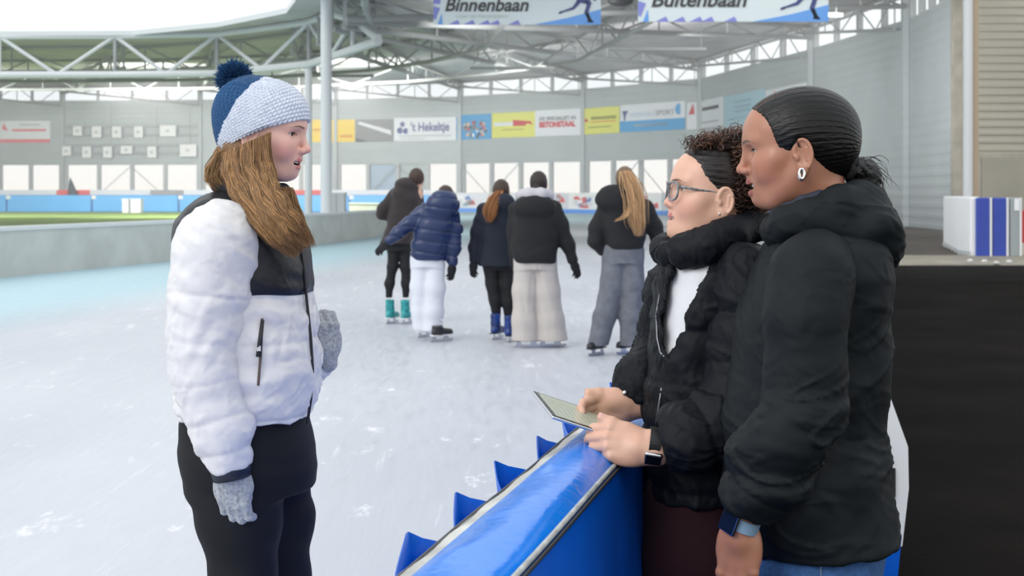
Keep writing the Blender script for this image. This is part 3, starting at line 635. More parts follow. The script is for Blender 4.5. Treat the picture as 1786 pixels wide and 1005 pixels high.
# scatter volume added to stand in for veiling glare across the far hall
hz = MB().box((-75, 20, .02), (16, 94, 9.7)).build('haze', None); tag(hz, 'thin pale haze added for veiling glare over the far ice and grass', 'haze', kind='stuff')
_h = bpy.data.materials.new('haze'); _h.use_nodes = True; _h.node_tree.nodes.clear(); _ho = nd(_h.node_tree, 'ShaderNodeOutputMaterial'); _hv = nd(_h.node_tree, 'ShaderNodeVolumeScatter')
_hv.inputs['Density'].default_value = .0045; _hv.inputs['Color'].default_value = (.97, .98, 1, 1); _h.node_tree.links.new(_hv.outputs[0], _ho.inputs['Volume']); hz.data.materials.append(_h)
# ------------------------------------------------------------------ implicit-surface modelling (bodies, clothes, hands)
A_ = lambda *v: np.array(v, dtype=np.float32)
def _nz(v): return v/np.maximum(np.linalg.norm(v), 1e-9)
def capf(a, b, ra, rb=None):
    a = np.array(a, np.float32); b = np.array(b, np.float32); rb = ra if rb is None else rb; ab = b-a; L2 = max(float(ab@ab), 1e-12)
    def f(Q):
        t = np.clip(((Q-a)@ab)/L2, 0, 1); return np.sqrt((((Q-a)-t[:, None]*ab)**2).sum(1))-(ra+(rb-ra)*t)
    r = max(ra, rb); return f, np.minimum(a, b)-r, np.maximum(a, b)+r
def ellf(c, r, R=None):
    c = np.array(c, np.float32); r = np.array(r, np.float32); R = None if R is None else np.array(R, np.float32)
    def f(Q):
        q = Q-c
        if R is not None: q = q@R
        k0 = np.sqrt(((q/r)**2).sum(1)); k1 = np.sqrt(((q/r**2)**2).sum(1)); return k0*(k0-1)/np.maximum(k1, 1e-9)
    m = float(r.max()) if R is not None else r; return f, c-m, c+m
def boxf(c, h, rd=.0, R=None):
    c = np.array(c, np.float32); h = np.array(h, np.float32)-rd; R = None if R is None else np.array(R, np.float32)
    def f(Q):
        q = Q-c
        if R is not None: q = q@R
        q = np.abs(q)-h; return np.sqrt((np.maximum(q, 0)**2).sum(1))+np.minimum(q.max(1), 0)-rd
    m = float(np.linalg.norm(h))+rd; return f, c-m, c+m
def planef(p, n):                                   # solid on the side the normal points away from
    p = np.array(p, np.float32); n = _nz(np.array(n, np.float32)); return (lambda Q: (Q-p)@n), None, None
def smooth_tab(zs, vs, lo, hi, n=240, w=7):
    x = np.linspace(lo, hi, n); y = np.interp(x, zs, vs); k = np.hanning(2*w+1); k /= k.sum()
    return np.convolve(np.pad(y, w, mode='edge'), k, 'valid')
def loftf(rows, p=2.3, rot=0, flat=True, w=7):
    """rows: (z, cx, cy, rx, ry) body sections stacked in z; p = roundness of the section"""
    rows = sorted(rows); zs = [r[0] for r in rows]; lo, hi = zs[0], zs[-1]; T = [smooth_tab(zs, [r[k] for r in rows], lo, hi, w=w).astype(np.float32) for k in (1, 2, 3, 4)]
    X = np.linspace(lo, hi, 240); c, s = math.cos(rot), math.sin(rot)
    def f(Q):
        z = np.clip(Q[:, 2], lo, hi); cx, cy, rx, ry = [np.interp(z, X, t) for t in T]
        x = Q[:, 0]-cx; y = Q[:, 1]-cy
        if rot: x, y = x*c+y*s, -x*s+y*c
        k0 = (np.abs(x/rx)**p+np.abs(y/ry)**p)**(1/p); k1 = np.sqrt((x/rx**2)**2+(y/ry**2)**2)
        d = k0*(k0-1)/np.maximum(k1, 1e-6); d = np.where(k0 < .5, np.minimum(d, -.4*np.minimum(rx, ry)), d)
        e = np.maximum(lo-Q[:, 2], Q[:, 2]-hi)
        return smax(d, e, .012).astype(np.float32)
    m = max(max(r[3], r[4]) for r in rows)
    return f, A_(min(r[1] for r in rows)-m, min(r[2] for r in rows)-m, lo), A_(max(r[1] for r in rows)+m, max(r[2] for r in rows)+m, hi)
def smin(a, b, k):
    if k <= 0: return np.minimum(a, b)
    h = np.maximum(k-np.abs(a-b), 0)/k; return np.minimum(a, b)-h*h*k*.25
def smax(a, b, k): return -smin(-a, -b, k)
class Sdf:
    def __init__(s): s.ops = []; s.lo = np.full(3, 1e9); s.hi = np.full(3, -1e9)
    def add(s, pr, k=.01):
        s.ops.append((0, pr[0], k))
        if pr[1] is not None: s.lo = np.minimum(s.lo, pr[1]); s.hi = np.maximum(s.hi, pr[2])
        return s
    def cut(s, pr, k=.004): s.ops.append((1, pr[0], k)); return s
    def keep(s, pr, k=.004): s.ops.append((2, pr[0], k)); return s
    def chain(s, pts, k=.01, kk=None):
        """pts: (point, radius) ..."""
        for (a, ra), (b, rb) in zip(pts[:-1], pts[1:]): s.add(capf(a, b, ra, rb), k); k = kk if kk is not None else k
        return s
    def __call__(s, Q):
        d = None
        for m, f, k in s.ops:
            e = f(Q)
            if d is None: d = e
            elif m == 0: d = smin(d, e, k)
            elif m == 1: d = smax(d, -e, k)
            else: d = smax(d, e, k)
        return d.astype(np.float32)
    def prim(s): return s, s.lo, s.hi
def placed(sdf, o, R, sc=1.0):
    """an Sdf built in local axes, placed in the world"""
    o = np.array(o, np.float32); R = np.array(R, np.float32)
    f = lambda Q: sdf(((Q-o)@R)/sc)*sc
    cs = np.array([[x, y, z] for x in (sdf.lo[0], sdf.hi[0]) for y in (sdf.lo[1], sdf.hi[1]) for z in (sdf.lo[2], sdf.hi[2])])*sc@R.T+o
    return f, cs.min(0), cs.max(0)
def nets(f, lo, hi, h, pad=.012, blk=4, lip=1.6):
    lo = np.array(lo, float)-pad-h*2; hi = np.array(hi, float)+pad+h*2
    nb = np.ceil((hi-lo)/(h*blk)).astype(int); n = nb*blk                     # cells; nodes n+1
    bc = np.stack(np.meshgrid(*[np.arange(k) for k in nb], indexing='ij'), -1).reshape(-1, 3)
    cen = (lo+(bc+.5)*blk*h).astype(np.float32)
    dc = np.concatenate([f(c) for c in np.array_split(cen, max(1, len(cen)//200000))])
    act = np.abs(dc) < blk*h*.87*lip
    V = np.repeat(np.repeat(np.repeat(np.where(dc < 0, -1., 1.).astype(np.float32).reshape(nb), blk, 0), blk, 1), blk, 2)
    V = np.pad(V, ((0, 1),)*3, mode='edge')
    mask = np.zeros(V.shape, bool); off = np.stack(np.meshgrid(*[np.arange(blk+1)]*3, indexing='ij'), -1).reshape(-1, 3)
    ids = (bc[act]*blk)[:, None, :]+off[None]; ids = ids.reshape(-1, 3); mask[ids[:, 0], ids[:, 1], ids[:, 2]] = True
    nz = np.argwhere(mask)
    if len(nz) == 0: return np.zeros((0, 3)), np.zeros((0, 4), int)
    pts = (lo+nz*h).astype(np.float32)
    V[mask] = np.concatenate([f(c) for c in np.array_split(pts, max(1, len(pts)//200000))])
    S = V < 0
    c8 = [S[i:S.shape[0]-1+i, j:S.shape[1]-1+j, k:S.shape[2]-1+k] for i in (0, 1) for j in (0, 1) for k in (0, 1)]
    cnt = sum(c.astype(np.int8) for c in c8); cell = np.argwhere((cnt > 0) & (cnt < 8))
    idx = -np.ones(cnt.shape, np.int64); idx[cell[:, 0], cell[:, 1], cell[:, 2]] = np.arange(len(cell))
    acc = np.zeros((len(cell), 3)); num = np.zeros(len(cell))
    val = {}
    for i in (0, 1):
        for j in (0, 1):
            for k in (0, 1): val[(i, j, k)] = V[cell[:, 0]+i, cell[:, 1]+j, cell[:, 2]+k]
    for a in val:
        for ax in range(3):
            if a[ax] == 0:
                b = list(a); b[ax] = 1; b = tuple(b); va, vb = val[a], val[b]; m = (va < 0) != (vb < 0)
                t = np.where(m, va/np.where(m, va-vb, 1), 0)
                p = np.zeros((len(cell), 3)); p[:] = a; p[:, ax] += t; acc += p*m[:, None]; num += m
    vs = lo+(cell+acc/num[:, None])*h
    quads = []
    for ax in range(3):
        sl0 = [slice(1, -1)]*3; sl1 = [slice(1, -1)]*3; sl0[ax] = slice(0, -1); sl1[ax] = slice(1, None)
        a = S[tuple(sl0)]; b = S[tuple(sl1)]; e = np.argwhere(a != b)
        if len(e) == 0: continue
        fl = a[e[:, 0], e[:, 1], e[:, 2]]
        nd_ = e.copy(); 
        for q in range(3):
            if q != ax: nd_[:, q] += 1
        u, w = [(1, 2), (2, 0), (0, 1)][ax]
        def ci(du, dw):
            c = nd_.copy(); c[:, u] -= du; c[:, w] -= dw; return idx[c[:, 0], c[:, 1], c[:, 2]]
        q = np.stack([ci(1, 1), ci(0, 1), ci(0, 0), ci(1, 0)], 1); q[~fl] = q[~fl][:, ::-1]
        quads.append(q[(q >= 0).all(1)])
    quads = np.concatenate(quads)
    # one Newton step onto the surface
    vs32 = vs.astype(np.float32); e = h*.5; d0 = f(vs32)
    g = np.stack([f(vs32+A_(e, 0, 0))-d0, f(vs32+A_(0, e, 0))-d0, f(vs32+A_(0, 0, e))-d0], 1)/e
    gg = np.maximum((g**2).sum(1), .2); st = np.clip(d0/gg, -h*.6, h*.6); vs = vs-(g*st[:, None])
    return vs, quads
def vnormals(vs, q):
    n = np.cross(vs[q[:, 2]]-vs[q[:, 0]], vs[q[:, 3]]-vs[q[:, 1]]); N = np.zeros_like(vs)
    for k in range(4): np.add.at(N, q[:, k], n)
    return N/np.maximum(np.linalg.norm(N, axis=1), 1e-12)[:, None]
def np_mesh(name, vs, quads, m, parent=None, org=(0,0,0), attrs=None, loc=None):
    me = bpy.data.meshes.new(name); o = np.array(org, float)
    me.vertices.add(len(vs)); me.vertices.foreach_set('co', (np.asarray(vs)-o).astype(np.float32).ravel())
    k = quads.shape[1]; me.loops.add(quads.size); me.loops.foreach_set('vertex_index', quads.astype(np.int32).ravel())
    me.polygons.add(len(quads)); me.polygons.foreach_set('loop_start', np.arange(0, quads.size, k, dtype=np.int32))
    me.polygons.foreach_set('loop_total', np.full(len(quads), k, np.int32))
    me.update(calc_edges=True); me.polygons.foreach_set('use_smooth', np.ones(len(quads), bool))
    for nm, a in (attrs or {}).items():
        a = np.asarray(a, np.float32)
        if a.ndim == 1: me.attributes.new(nm, 'FLOAT', 'POINT').data.foreach_set('value', a)
        else: me.attributes.new(nm, 'FLOAT_COLOR', 'POINT').data.foreach_set('color', np.concatenate([a, np.ones((len(a), 1), np.float32)], 1).ravel())
    me.validate(); return link(name, me, m, parent, (0,0,0) if loc is None else loc)
def solid(name, pieces, m, parent=None, attrs=None, disp=None, root_loc=None):
    """pieces: list of (callable, lo, hi, cell size[, colour fn]); meshes each and joins them in one object.
    attrs: name -> fn(Q); disp: fn(Q, N) -> outward displacement"""
    VS = []; QS = []; n = 0
    for (pr, h) in pieces:
        f, lo, hi = pr if isinstance(pr, tuple) else pr.prim()
        v, q = nets(f, lo, hi, h); VS.append(v); QS.append(q+n); n += len(v)
    v = np.concatenate(VS); q = np.concatenate(QS); N = vnormals(v, q) if disp else None
    at = {k: fn(v.astype(np.float32)) for k, fn in (attrs or {}).items()}
    if disp: v = v+N*disp(v.astype(np.float32), N)[:, None]
    org = WL(parent) if parent is not None else (root_loc or (0,0,0))
    return np_mesh(name, v, q, m, parent, org, at, loc=root_loc)
def wob(Q, f, seed=0, warp=1.0):
    """cheap smooth noise in -1..1"""
    r = np.random.RandomState(seed); out = 0
    w = np.zeros(len(Q))
    for i in range(5):
        d = r.normal(size=3); d /= np.linalg.norm(d); w = np.sin(Q@d*f*(.7+.35*i)+r.uniform(0, 6.28)+warp*w*1.4); out = out+w/(1+.35*i)
    return out/3.2
def folds(Q, axis, f, seed=0):
    """creases running across `axis`"""
    a = np.array(axis, float); a /= np.linalg.norm(a); r = np.random.RandomState(seed)
    s = Q@a; w = wob(Q, f*.25, seed)*1.8; x = np.sin(s*f+w*2.2+r.uniform(0, 6)); return np.sign(x)*np.abs(x)**1.5*(.5+.5*wob(Q, f*.18, seed+3))
def crease(Q, f, seed=0, st=(1, 1, 1)):
    """sharp little ridges, stretched by st"""
    w = wob(Q*np.array(st), f, seed, 1.6); a = np.clip(1-np.abs(w)*2.6, 0, 1)**2; w2 = wob(Q*np.array(st), f*1.9, seed+9, 1.6); return a+.5*np.clip(1-np.abs(w2)*2.6, 0, 1)**2-.45
def frame(fwd, up):
    f = _nz(np.array(fwd, float)); l = _nz(np.cross(np.array(up, float), f)); return np.stack([f, l, np.cross(f, l)], 1)      # columns: forward, left, up
def rotv(v, ax, a):
    v = np.array(v, float); k = _nz(np.array(ax, float)); return v*math.cos(a)+np.cross(k, v)*math.sin(a)+k*(k@v)*(1-math.cos(a))
def hand(o, fwd, back, thumb, curls, spread=.10, sc=1.0, fat=1.0, thumb_pose=(.6, .35, .3), wrist=None, flen=1.0):
    """o wrist, fwd along the palm, back = normal of the back of the hand, thumb=+1/-1 side (fwd x back) of the thumb
    curls: four (knuckle, middle, tip) angles index..little"""
    f = _nz(np.array(fwd, float)); b = np.array(back, float); b = _nz(b-f*(b@f)); t = np.cross(f, b)*thumb; S = Sdf(); o = np.array(o, float)
    L = lambda x, y, z: o+sc*(f*x+t*y+b*z)
    S.add(capf(L(-.02, 0, 0), L(.02, 0, 0), .0245*sc*fat, .027*sc*fat)); R = np.stack([f, t, b], 1)
    S.add(ellf(L(.05, .0, .0), (.052*sc, .040*sc*fat, .0165*sc*fat), R), .02*sc); S.add(ellf(L(.04, .024, -.008), (.034*sc, .017*sc*fat, .016*sc*fat), R), .018*sc); S.add(ellf(L(.04, -.024, -.006), (.036*sc, .014*sc*fat, .014*sc*fat), R), .014*sc)
    ys = (.030, .0105, -.0095, -.029); ls = ((.042, .025, .021), (.046, .029, .022), (.043, .027, .022), (.034, .020, .019)); rs = (.0092, .0095, .009, .008); base = (.088, .092, .088, .078)
    tips = []
    for i in range(4):
        p = L(base[i], ys[i], .003); d = rotv(f, b, -thumb*spread*(ys[i]/.03)*.5*-1 if False else 0); d = _nz(d+t*spread*ys[i]/.03*.5); q = [(L(base[i]-.03, ys[i]*.85, .002), rs[i]*1.05*sc*fat), (p, rs[i]*1.1*sc*fat)]; ax = np.cross(d, -b); a = 0
        for j in range(3):
            a += curls[i][j]; dd = rotv(d, ax, a); p = p+dd*ls[i][j]*sc*flen; q.append((p, rs[i]*sc*fat*(1, .93, .80)[j]))
        F = Sdf().chain(q, .004*sc, .004*sc); S.add(F.prim(), .006*sc); tips.append((p, dd, rotv(b, ax, a), rs[i]*sc*fat*.8))
    a1, a2, a3 = thumb_pose; p0 = L(.016, .018, -.006); d = _nz(f*math.cos(a1)+t*math.sin(a1)-b*a2); p1 = p0+d*.040*sc; ax = _nz(np.cross(d, f-b*.35)); d2 = rotv(d, ax, a3); p2 = p1+d2*.034*sc; d3 = rotv(d2, ax, a3*.8); p3 = p2+d3*.026*sc
    S.add(Sdf().chain([(p0, .0155*sc*fat), (p1, .0125*sc*fat), (p2, .0105*sc*fat), (p3, .0085*sc*fat)], .006*sc).prim(), .014*sc)
    tips.append((p3, d3, rotv(rotv(b+t, ax, a3), ax, a3*.8), .0085*sc*fat))
    if wrist is not None: S.add(capf(L(-.015, 0, 0), wrist, .025*sc*fat, .034*sc), .02)
    return S, tips
# ------------------------------------------------------------------ heads
def head_sdf(p):
    """local axes: x forward, y left, z up, origin between the ears; metres"""
    S = Sdf(); jaw = p.get('jaw', 0); fat = p.get('fat', 0); open_ = p.get('open', .5); smile = p.get('smile', .5); nose = p.get('nose', 0); nw = p.get('nosew', 1); lip = p.get('lip', 1)
    S.add(ellf((-.008, 0, .045), (.090, .073, .080)))
    S.add(ellf((.030, 0, .045), (.063, .060, .062)), .03)                 # forehead
    S.add(ellf((-.02, 0, .0), (.07, .064, .055)), .04)
    S.add(ellf((.034, 0, -.018), (.051, .056+fat, .068)), .03)
    S.add(ellf((.030, 0, -.050), (.050, .046+fat, .040)), .03)
    S.add(ellf((.064, 0, -.078), (.0245, .023, .0175)), .024)               # chin
    for s in (1, -1):
        S.add(capf((-.006, s*.052, -.035), (.050, s*(.030+fat*.4), -.080), .016, .013), .03)     # jaw line
        S.add(ellf((.052, s*.038, -.024+.004*smile), (.026, .022+fat*.5, .021)), .025)              # cheeks
        S.add(capf((.040, s*.055, -.002), (.062, s*.040, -.006), .011, .010), .022)                # cheekbone
        S.add(capf((.082, s*.008, .034), (.070, s*.042, .036), .0085, .007), .018)          # brow ridge
    # sockets and lids
    for s in (1, -1):
        S.cut(ellf((.094, s*.030, .0165), (.017, .017, .011)), .014)
        S.add(ellf((.0655, s*.031, .0175), (.0142, .0152, .0140)), .003)
    # nose
    nt = .1085+nose
    S.add(capf((.086, 0, .027), (nt-.0065, 0, -.012), .0062, .0070), .012)
    S.add(ellf((nt-.006, 0, -.0165), (.0105, .0095*nw, .0088)), .007)
    for s in (1, -1): S.add(ellf((nt-.0165, s*.0105*nw, -.0205), (.0115, .0062*nw, .0074)), .006)
    S.add(capf((.084, 0, -.029), (.083, 0, -.037), .0105, .0100), .012)       # philtrum base
    for s in (1, -1): S.cut(ellf((nt-.011, s*.0055*nw, -.0285), (.0058, .0028*nw, .0042)), .003)
    # mouth muzzle
    S.add(ellf((.050, 0, -.050), (.0385, .033, .028)), .018)
    g = open_*.0085
    zc = -.0485; cz = .0035*smile+.001
    UL = [(.0905, 0, zc+.0035+g*.3), (.0880, .009, zc+.0045+g*.35), (.0785-.002*smile, .0195+.0022*smile, zc+.0015+g*.3*smile+cz*.6), (.0675-.0065*smile, .0265+.0045*smile, zc+cz)]
    LL = [(.0870, 0, zc-.0065-g), (.0845, .009, zc-.006-g*.9), (.0760-.002*smile, .0185+.0022*smile, zc-.0030-g*(.5+.35*smile)+cz*.4), (.0675-.0065*smile, .0265+.0045*smile, zc+cz-.001)]
    for s in (1, -1):
        S.add(Sdf().chain([((x, y*s, z), r*lip) for (x, y, z), r in zip(UL, (.0052, .0054, .0040, .0022))], .004).prim(), .0045)
        S.add(Sdf().chain([((x, y*s, z), r*lip) for (x, y, z), r in zip(LL, (.0064, .0060, .0044, .0022))], .004).prim(), .0045)
    if open_ > 0:
        for s in (0,):
            M0 = [(.095, 0, zc-.0015-g*.35), (.085, .016+.002*smile, zc-.0012-g*.30+cz*.3), (.071-.005*smile, .0245+.0045*smile, zc-.0005+cz*.9)]
            for q in (1, -1): S.cut(Sdf().chain([((x, y*q, z), r) for (x, y, z), r in zip(M0, (.0012+g*.62, .0012+g*.60, .0010))], .002).prim(), .0012)
            S.cut(ellf((.078, 0, zc-.0015-g*.35), (.020, .020, .0014+g*.65)), .002)
    if smile:                                                                # fold from nose wing to mouth corner
        for s in (1, -1):
            S.cut(capf((.0775, s*.0275, -.030), (.068, s*.0350, -.044), .0008, .0008), .010)
            S.add(ellf((.056, s*.037, -.030), (.018, .015, .015)), .014)
    # ears
    for s in (1, -1):
        R = frame((math.cos(.25), s*-.25, 0), (-.18, 0, 1)); E = Sdf()
        c = np.array((-.012, s*.0765, -.002))
        E.add(ellf(c, (.0175, .0052, .0300), R)); E.add(ellf(c+(.003, 0, -.026), (.0088, .0045, .011), R), .008)
        E.cut(ellf(c+(.0015, s*.006, .002), (.0115, .0052, .0205), R), .004)
        pts = []
        for k in range(13):
            a = -1.9+4.15*k/12; q = R@np.array((-.0165*math.sin(a+1.57) if False else .0165*math.cos(a+1.9), s*.0035, .0285*math.sin(a+1.9)+.001)); pts.append((c+q, .0030))
        E.add(Sdf().chain(pts, .0, .0).prim(), .004); E.add(capf(c+(-.006, s*.003, .012), c+(-.006, s*.0035, -.010), .0026, .0026), .003)
        E.add(ellf(c+(.0125, s*.0015, -.004), (.0038, .0032, .0050)), .006)
        S.add(E.prim(), .006)
    nk = p.get('neck', (-.045, 0, -.15)); S.add(capf((-.022, 0, -.04), nk, p.get('neckr', .050), p.get('neckr', .050)+.003), .035)
    return S
def skin_col(base, lipc, browc, p, R, o, sc=1.0, blush=(.25, -.1, -.08), brow=True, dark=None):
    """vertex colours that belong to the skin: lips, brows, cheeks, lash line"""
    zc = -.0485; g = p.get('open', .5)*.0085; smile = p.get('smile', .5); cz = .0035*smile+.001; nt = .1085+p.get('nose', 0); lip = p.get('lip', 1)
    def fn(Q):
        q = ((Q-np.array(o, np.float32))@np.array(R, np.float32))/sc; x, y, z = q.T; ay = np.abs(y)
        c = np.tile(np.array(base, float), (len(q), 1))
        def mix(w, col): 
            nonlocal c; w = np.clip(w, 0, 1)[:, None]; c = c*(1-w)+np.array(col)*w
        near = (x > -.12) & (z > -.11) & (z < .16)
        bl = np.exp(-(((x-.06)/.03)**2+((ay-.045)/.03)**2+((z+.022)/.022)**2)); c = c*(1+bl[:, None]*np.array(blush))
        bl = np.exp(-(((x-nt)/.016)**2+(ay/.016)**2+((z+.018)/.012)**2)); c = c*(1+.7*bl[:, None]*np.array(blush))
        for L_, r0 in (([(.0905, 0, zc+.0035+g*.3), (.0880, .009, zc+.0045+g*.35), (.0785-.002*smile, .0195+.0022*smile, zc+.0015+g*.3*smile+cz*.6), (.0675-.0065*smile, .0265+.0045*smile, zc+cz)], (.0058, .0060, .0044, .0026)),
                       ([(.0870, 0, zc-.0065-g), (.0845, .009, zc-.006-g*.9), (.0760-.002*smile, .0185+.0022*smile, zc-.0030-g*(.5+.35*smile)+cz*.4), (.0675-.0065*smile, .0265+.0045*smile, zc+cz-.001)], (.0068, .0066, .005, .0028))):
            S = Sdf().chain([(A_(*a), r*lip) for a, r in zip(L_, r0)], .003); d = S(np.stack([x, ay, z], 1).astype(np.float32)); mix((.0026-d)/.0020, lipc)
        if brow:
            S = Sdf().chain([(A_(.0840, .011, .0300), .0035), (A_(.078, .026, .0345), .0034), (A_(.068, .042, .0330), .0022), (A_(.058, .052, .0275), .0010)], .003); d = S(np.stack([x*.0+np.where(x > .04, 0, .2)+.0, ay, z], 1).astype(np.float32)*A_(1, 1, 1)+A_(.075, 0, 0)) if False else None
            yy = np.array([.010, .018, .028, .040, .050]); zz = np.array([.0335, .0350, .0370, .0360, .0315])+p.get('browup', 0); hh = np.array([.0036, .0036, .0030, .0022, .0008])
            zb = np.interp(ay, yy, zz); hb = np.interp(ay, yy, hh); w = np.where((x > .035) & (ay > .009) & (ay < .053), (hb-np.abs(z-zb))/.0018, 0); mix(np.clip(w, 0, 1)*.85, browc)
        # lash line round the lid opening
        e = np.sqrt(((ay-.0325)/.0150)**2+((z-.0172)/(.0056+p.get('eye', 0)))**2); w = np.where((x > .055) & (x < .095), 1-np.abs(e-1.02)/.18, 0); w = w*np.where(z > .0165, 1, .45); mix(w*.9, p.get('lash', (.03, .02, .015)))
        mo = np.sqrt((ay/.0255)**2+((z-(zc-.0015-g*.35))/(.0010+g*.6))**2); mix(np.where((x > .03) & (x < .0835), (1.0-mo)/.1, 0), (.03, .006, .005))
        if dark is not None:
            d_ = dark(q); mix(d_[0], d_[1])
        return c
    return fn
def cut_lids(S, p):
    for s in (1, -1): S.cut(ellf((.0785, s*.0335, .0172), (.0135, .0142, .0049+p.get('eye', 0))), .0008)
def eyes_teeth(root, o, R, p, iris, sc=1.0, gaze=(1, 0, 0), teeth=True):
    o = np.array(o, float); g = _nz(R@np.array(gaze, float))
    for s in (1, -1):
        c = o+R@np.array((.0652, s*.031, .0175))*sc; b = MB().ball(c, .0128*sc, 16); v = np.array([tuple(x) for x in b.v]); d = ((v-c)@g)/(.0130*sc)
        e = link('eye', b.mesh('eye', WL(root)), mat('eye_'+str(iris), (.82, .80, .79), .08, attr=[('gz', .86, iris), ('gz', .965, (.005, .005, .005))]), root, smooth=True)
        e.data.attributes.new('gz', 'FLOAT', 'POINT').data.foreach_set('value', d.astype(np.float32))
        hh = .0049+p.get('eye', 0); lp = []
        for k in range(11):
            y = .0335+.0145*math.cos(math.pi*k/10); z = .0172+hh*math.sin(math.pi*k/10)**.8+.0004; rx = .0150**2-(y-.031)**2-(z-.0175)**2; lp.append(Vector(o+R@np.array((.0655+math.sqrt(max(rx, 1e-6))+.0006, s*y, z))*sc))
        MB().tube(lp, [.0005*sc]+[.0013*sc]*9+[.0005*sc], 5).build('eyelashes', mat('lash', (.015, .01, .008), .7), root, smooth=True)
        for k in range(2, 20):
            t_ = k/20; a0 = lp[min(int(t_*10), 9)].lerp(lp[min(int(t_*10)+1, 10)], t_*10-int(t_*10)); dr = Vector(R@np.array((.0065, s*.002*(1-t_)*1.5, .0022)))*sc
            MB_L.tube([a0, a0+dr*.6-Vector((0, 0, .0006)), a0+dr], [.0004*sc, .0003*sc, .0001], 3) if False else None
    if teeth:
        zc = -.0485; gq = p.get('open', .5)*.0085; m = mat('teeth', (.80, .78, .74), .2); T = Sdf(); 
        for k in range(-5, 6):
            a = k*.24; x = .0640+.0200*math.cos(a*.95); y = .0225*math.sin(a); T.add(boxf((x, y, zc+.0012+.0004*abs(k)), (.0030, .0027, .0052*(1-.05*abs(k))), .0016, np.stack([[math.cos(a), math.sin(a), 0], [-math.sin(a), math.cos(a), 0], [0, 0, 1]], 1)), .0003)
        solid('teeth', [(placed(T, o, R, sc), .0007)], m, root)
def strands(name, paths, r, m, parent, n=3, cols=None):
    """paths: (N,K,3) array -> tapered strands in one mesh"""
    Pn = np.asarray(paths, float); Nn, K, _ = Pn.shape; T = np.gradient(Pn, axis=1); T /= np.maximum(np.linalg.norm(T, axis=2, keepdims=True), 1e-9)
    up = np.tile(np.array([.3, -.8, .5]), (Nn, K, 1)); U = np.cross(T, up); U /= np.maximum(np.linalg.norm(U, axis=2, keepdims=True), 1e-9); W_ = np.cross(T, U)
    rr = (np.asarray(r)[:, None] if np.ndim(r) else np.full((Nn, 1), r))*np.interp(np.linspace(0, 1, K), [0, .1, .7, 1], [.8, 1, .85, .12])[None]
    an = np.arange(n)*2*math.pi/n
    V = Pn[:, :, None, :]+rr[:, :, None, None]*(U[:, :, None, :]*np.cos(an)[None, None, :, None]+W_[:, :, None, :]*np.sin(an)[None, None, :, None])
    base = (np.arange(Nn)[:, None, None]*K+np.arange(K-1)[None, :, None])*n; k0 = np.arange(n)[None, None, :]; k1 = (k0+1) % n
    Q = np.stack([base+k0, base+k1, base+n+k1, base+n+k0], -1).reshape(-1, 4)
    at = None
    if cols is not None: at = {'Col': np.repeat(np.asarray(cols), K*n, 0)}
    return np_mesh(name, V.reshape(-1, 3), Q, m, parent, WL(parent), at)
def hairmat(name, col=None, rough=.42, bump=.4, stretch=(1, 1, 1), spec=.5):
    return mat(name, col or (.1, .1, .1), rough, bump=bump, bscale=260, stretch=stretch, bdist=.002, attr=[('Col', 0, None)] if col is None else None, spec=spec)
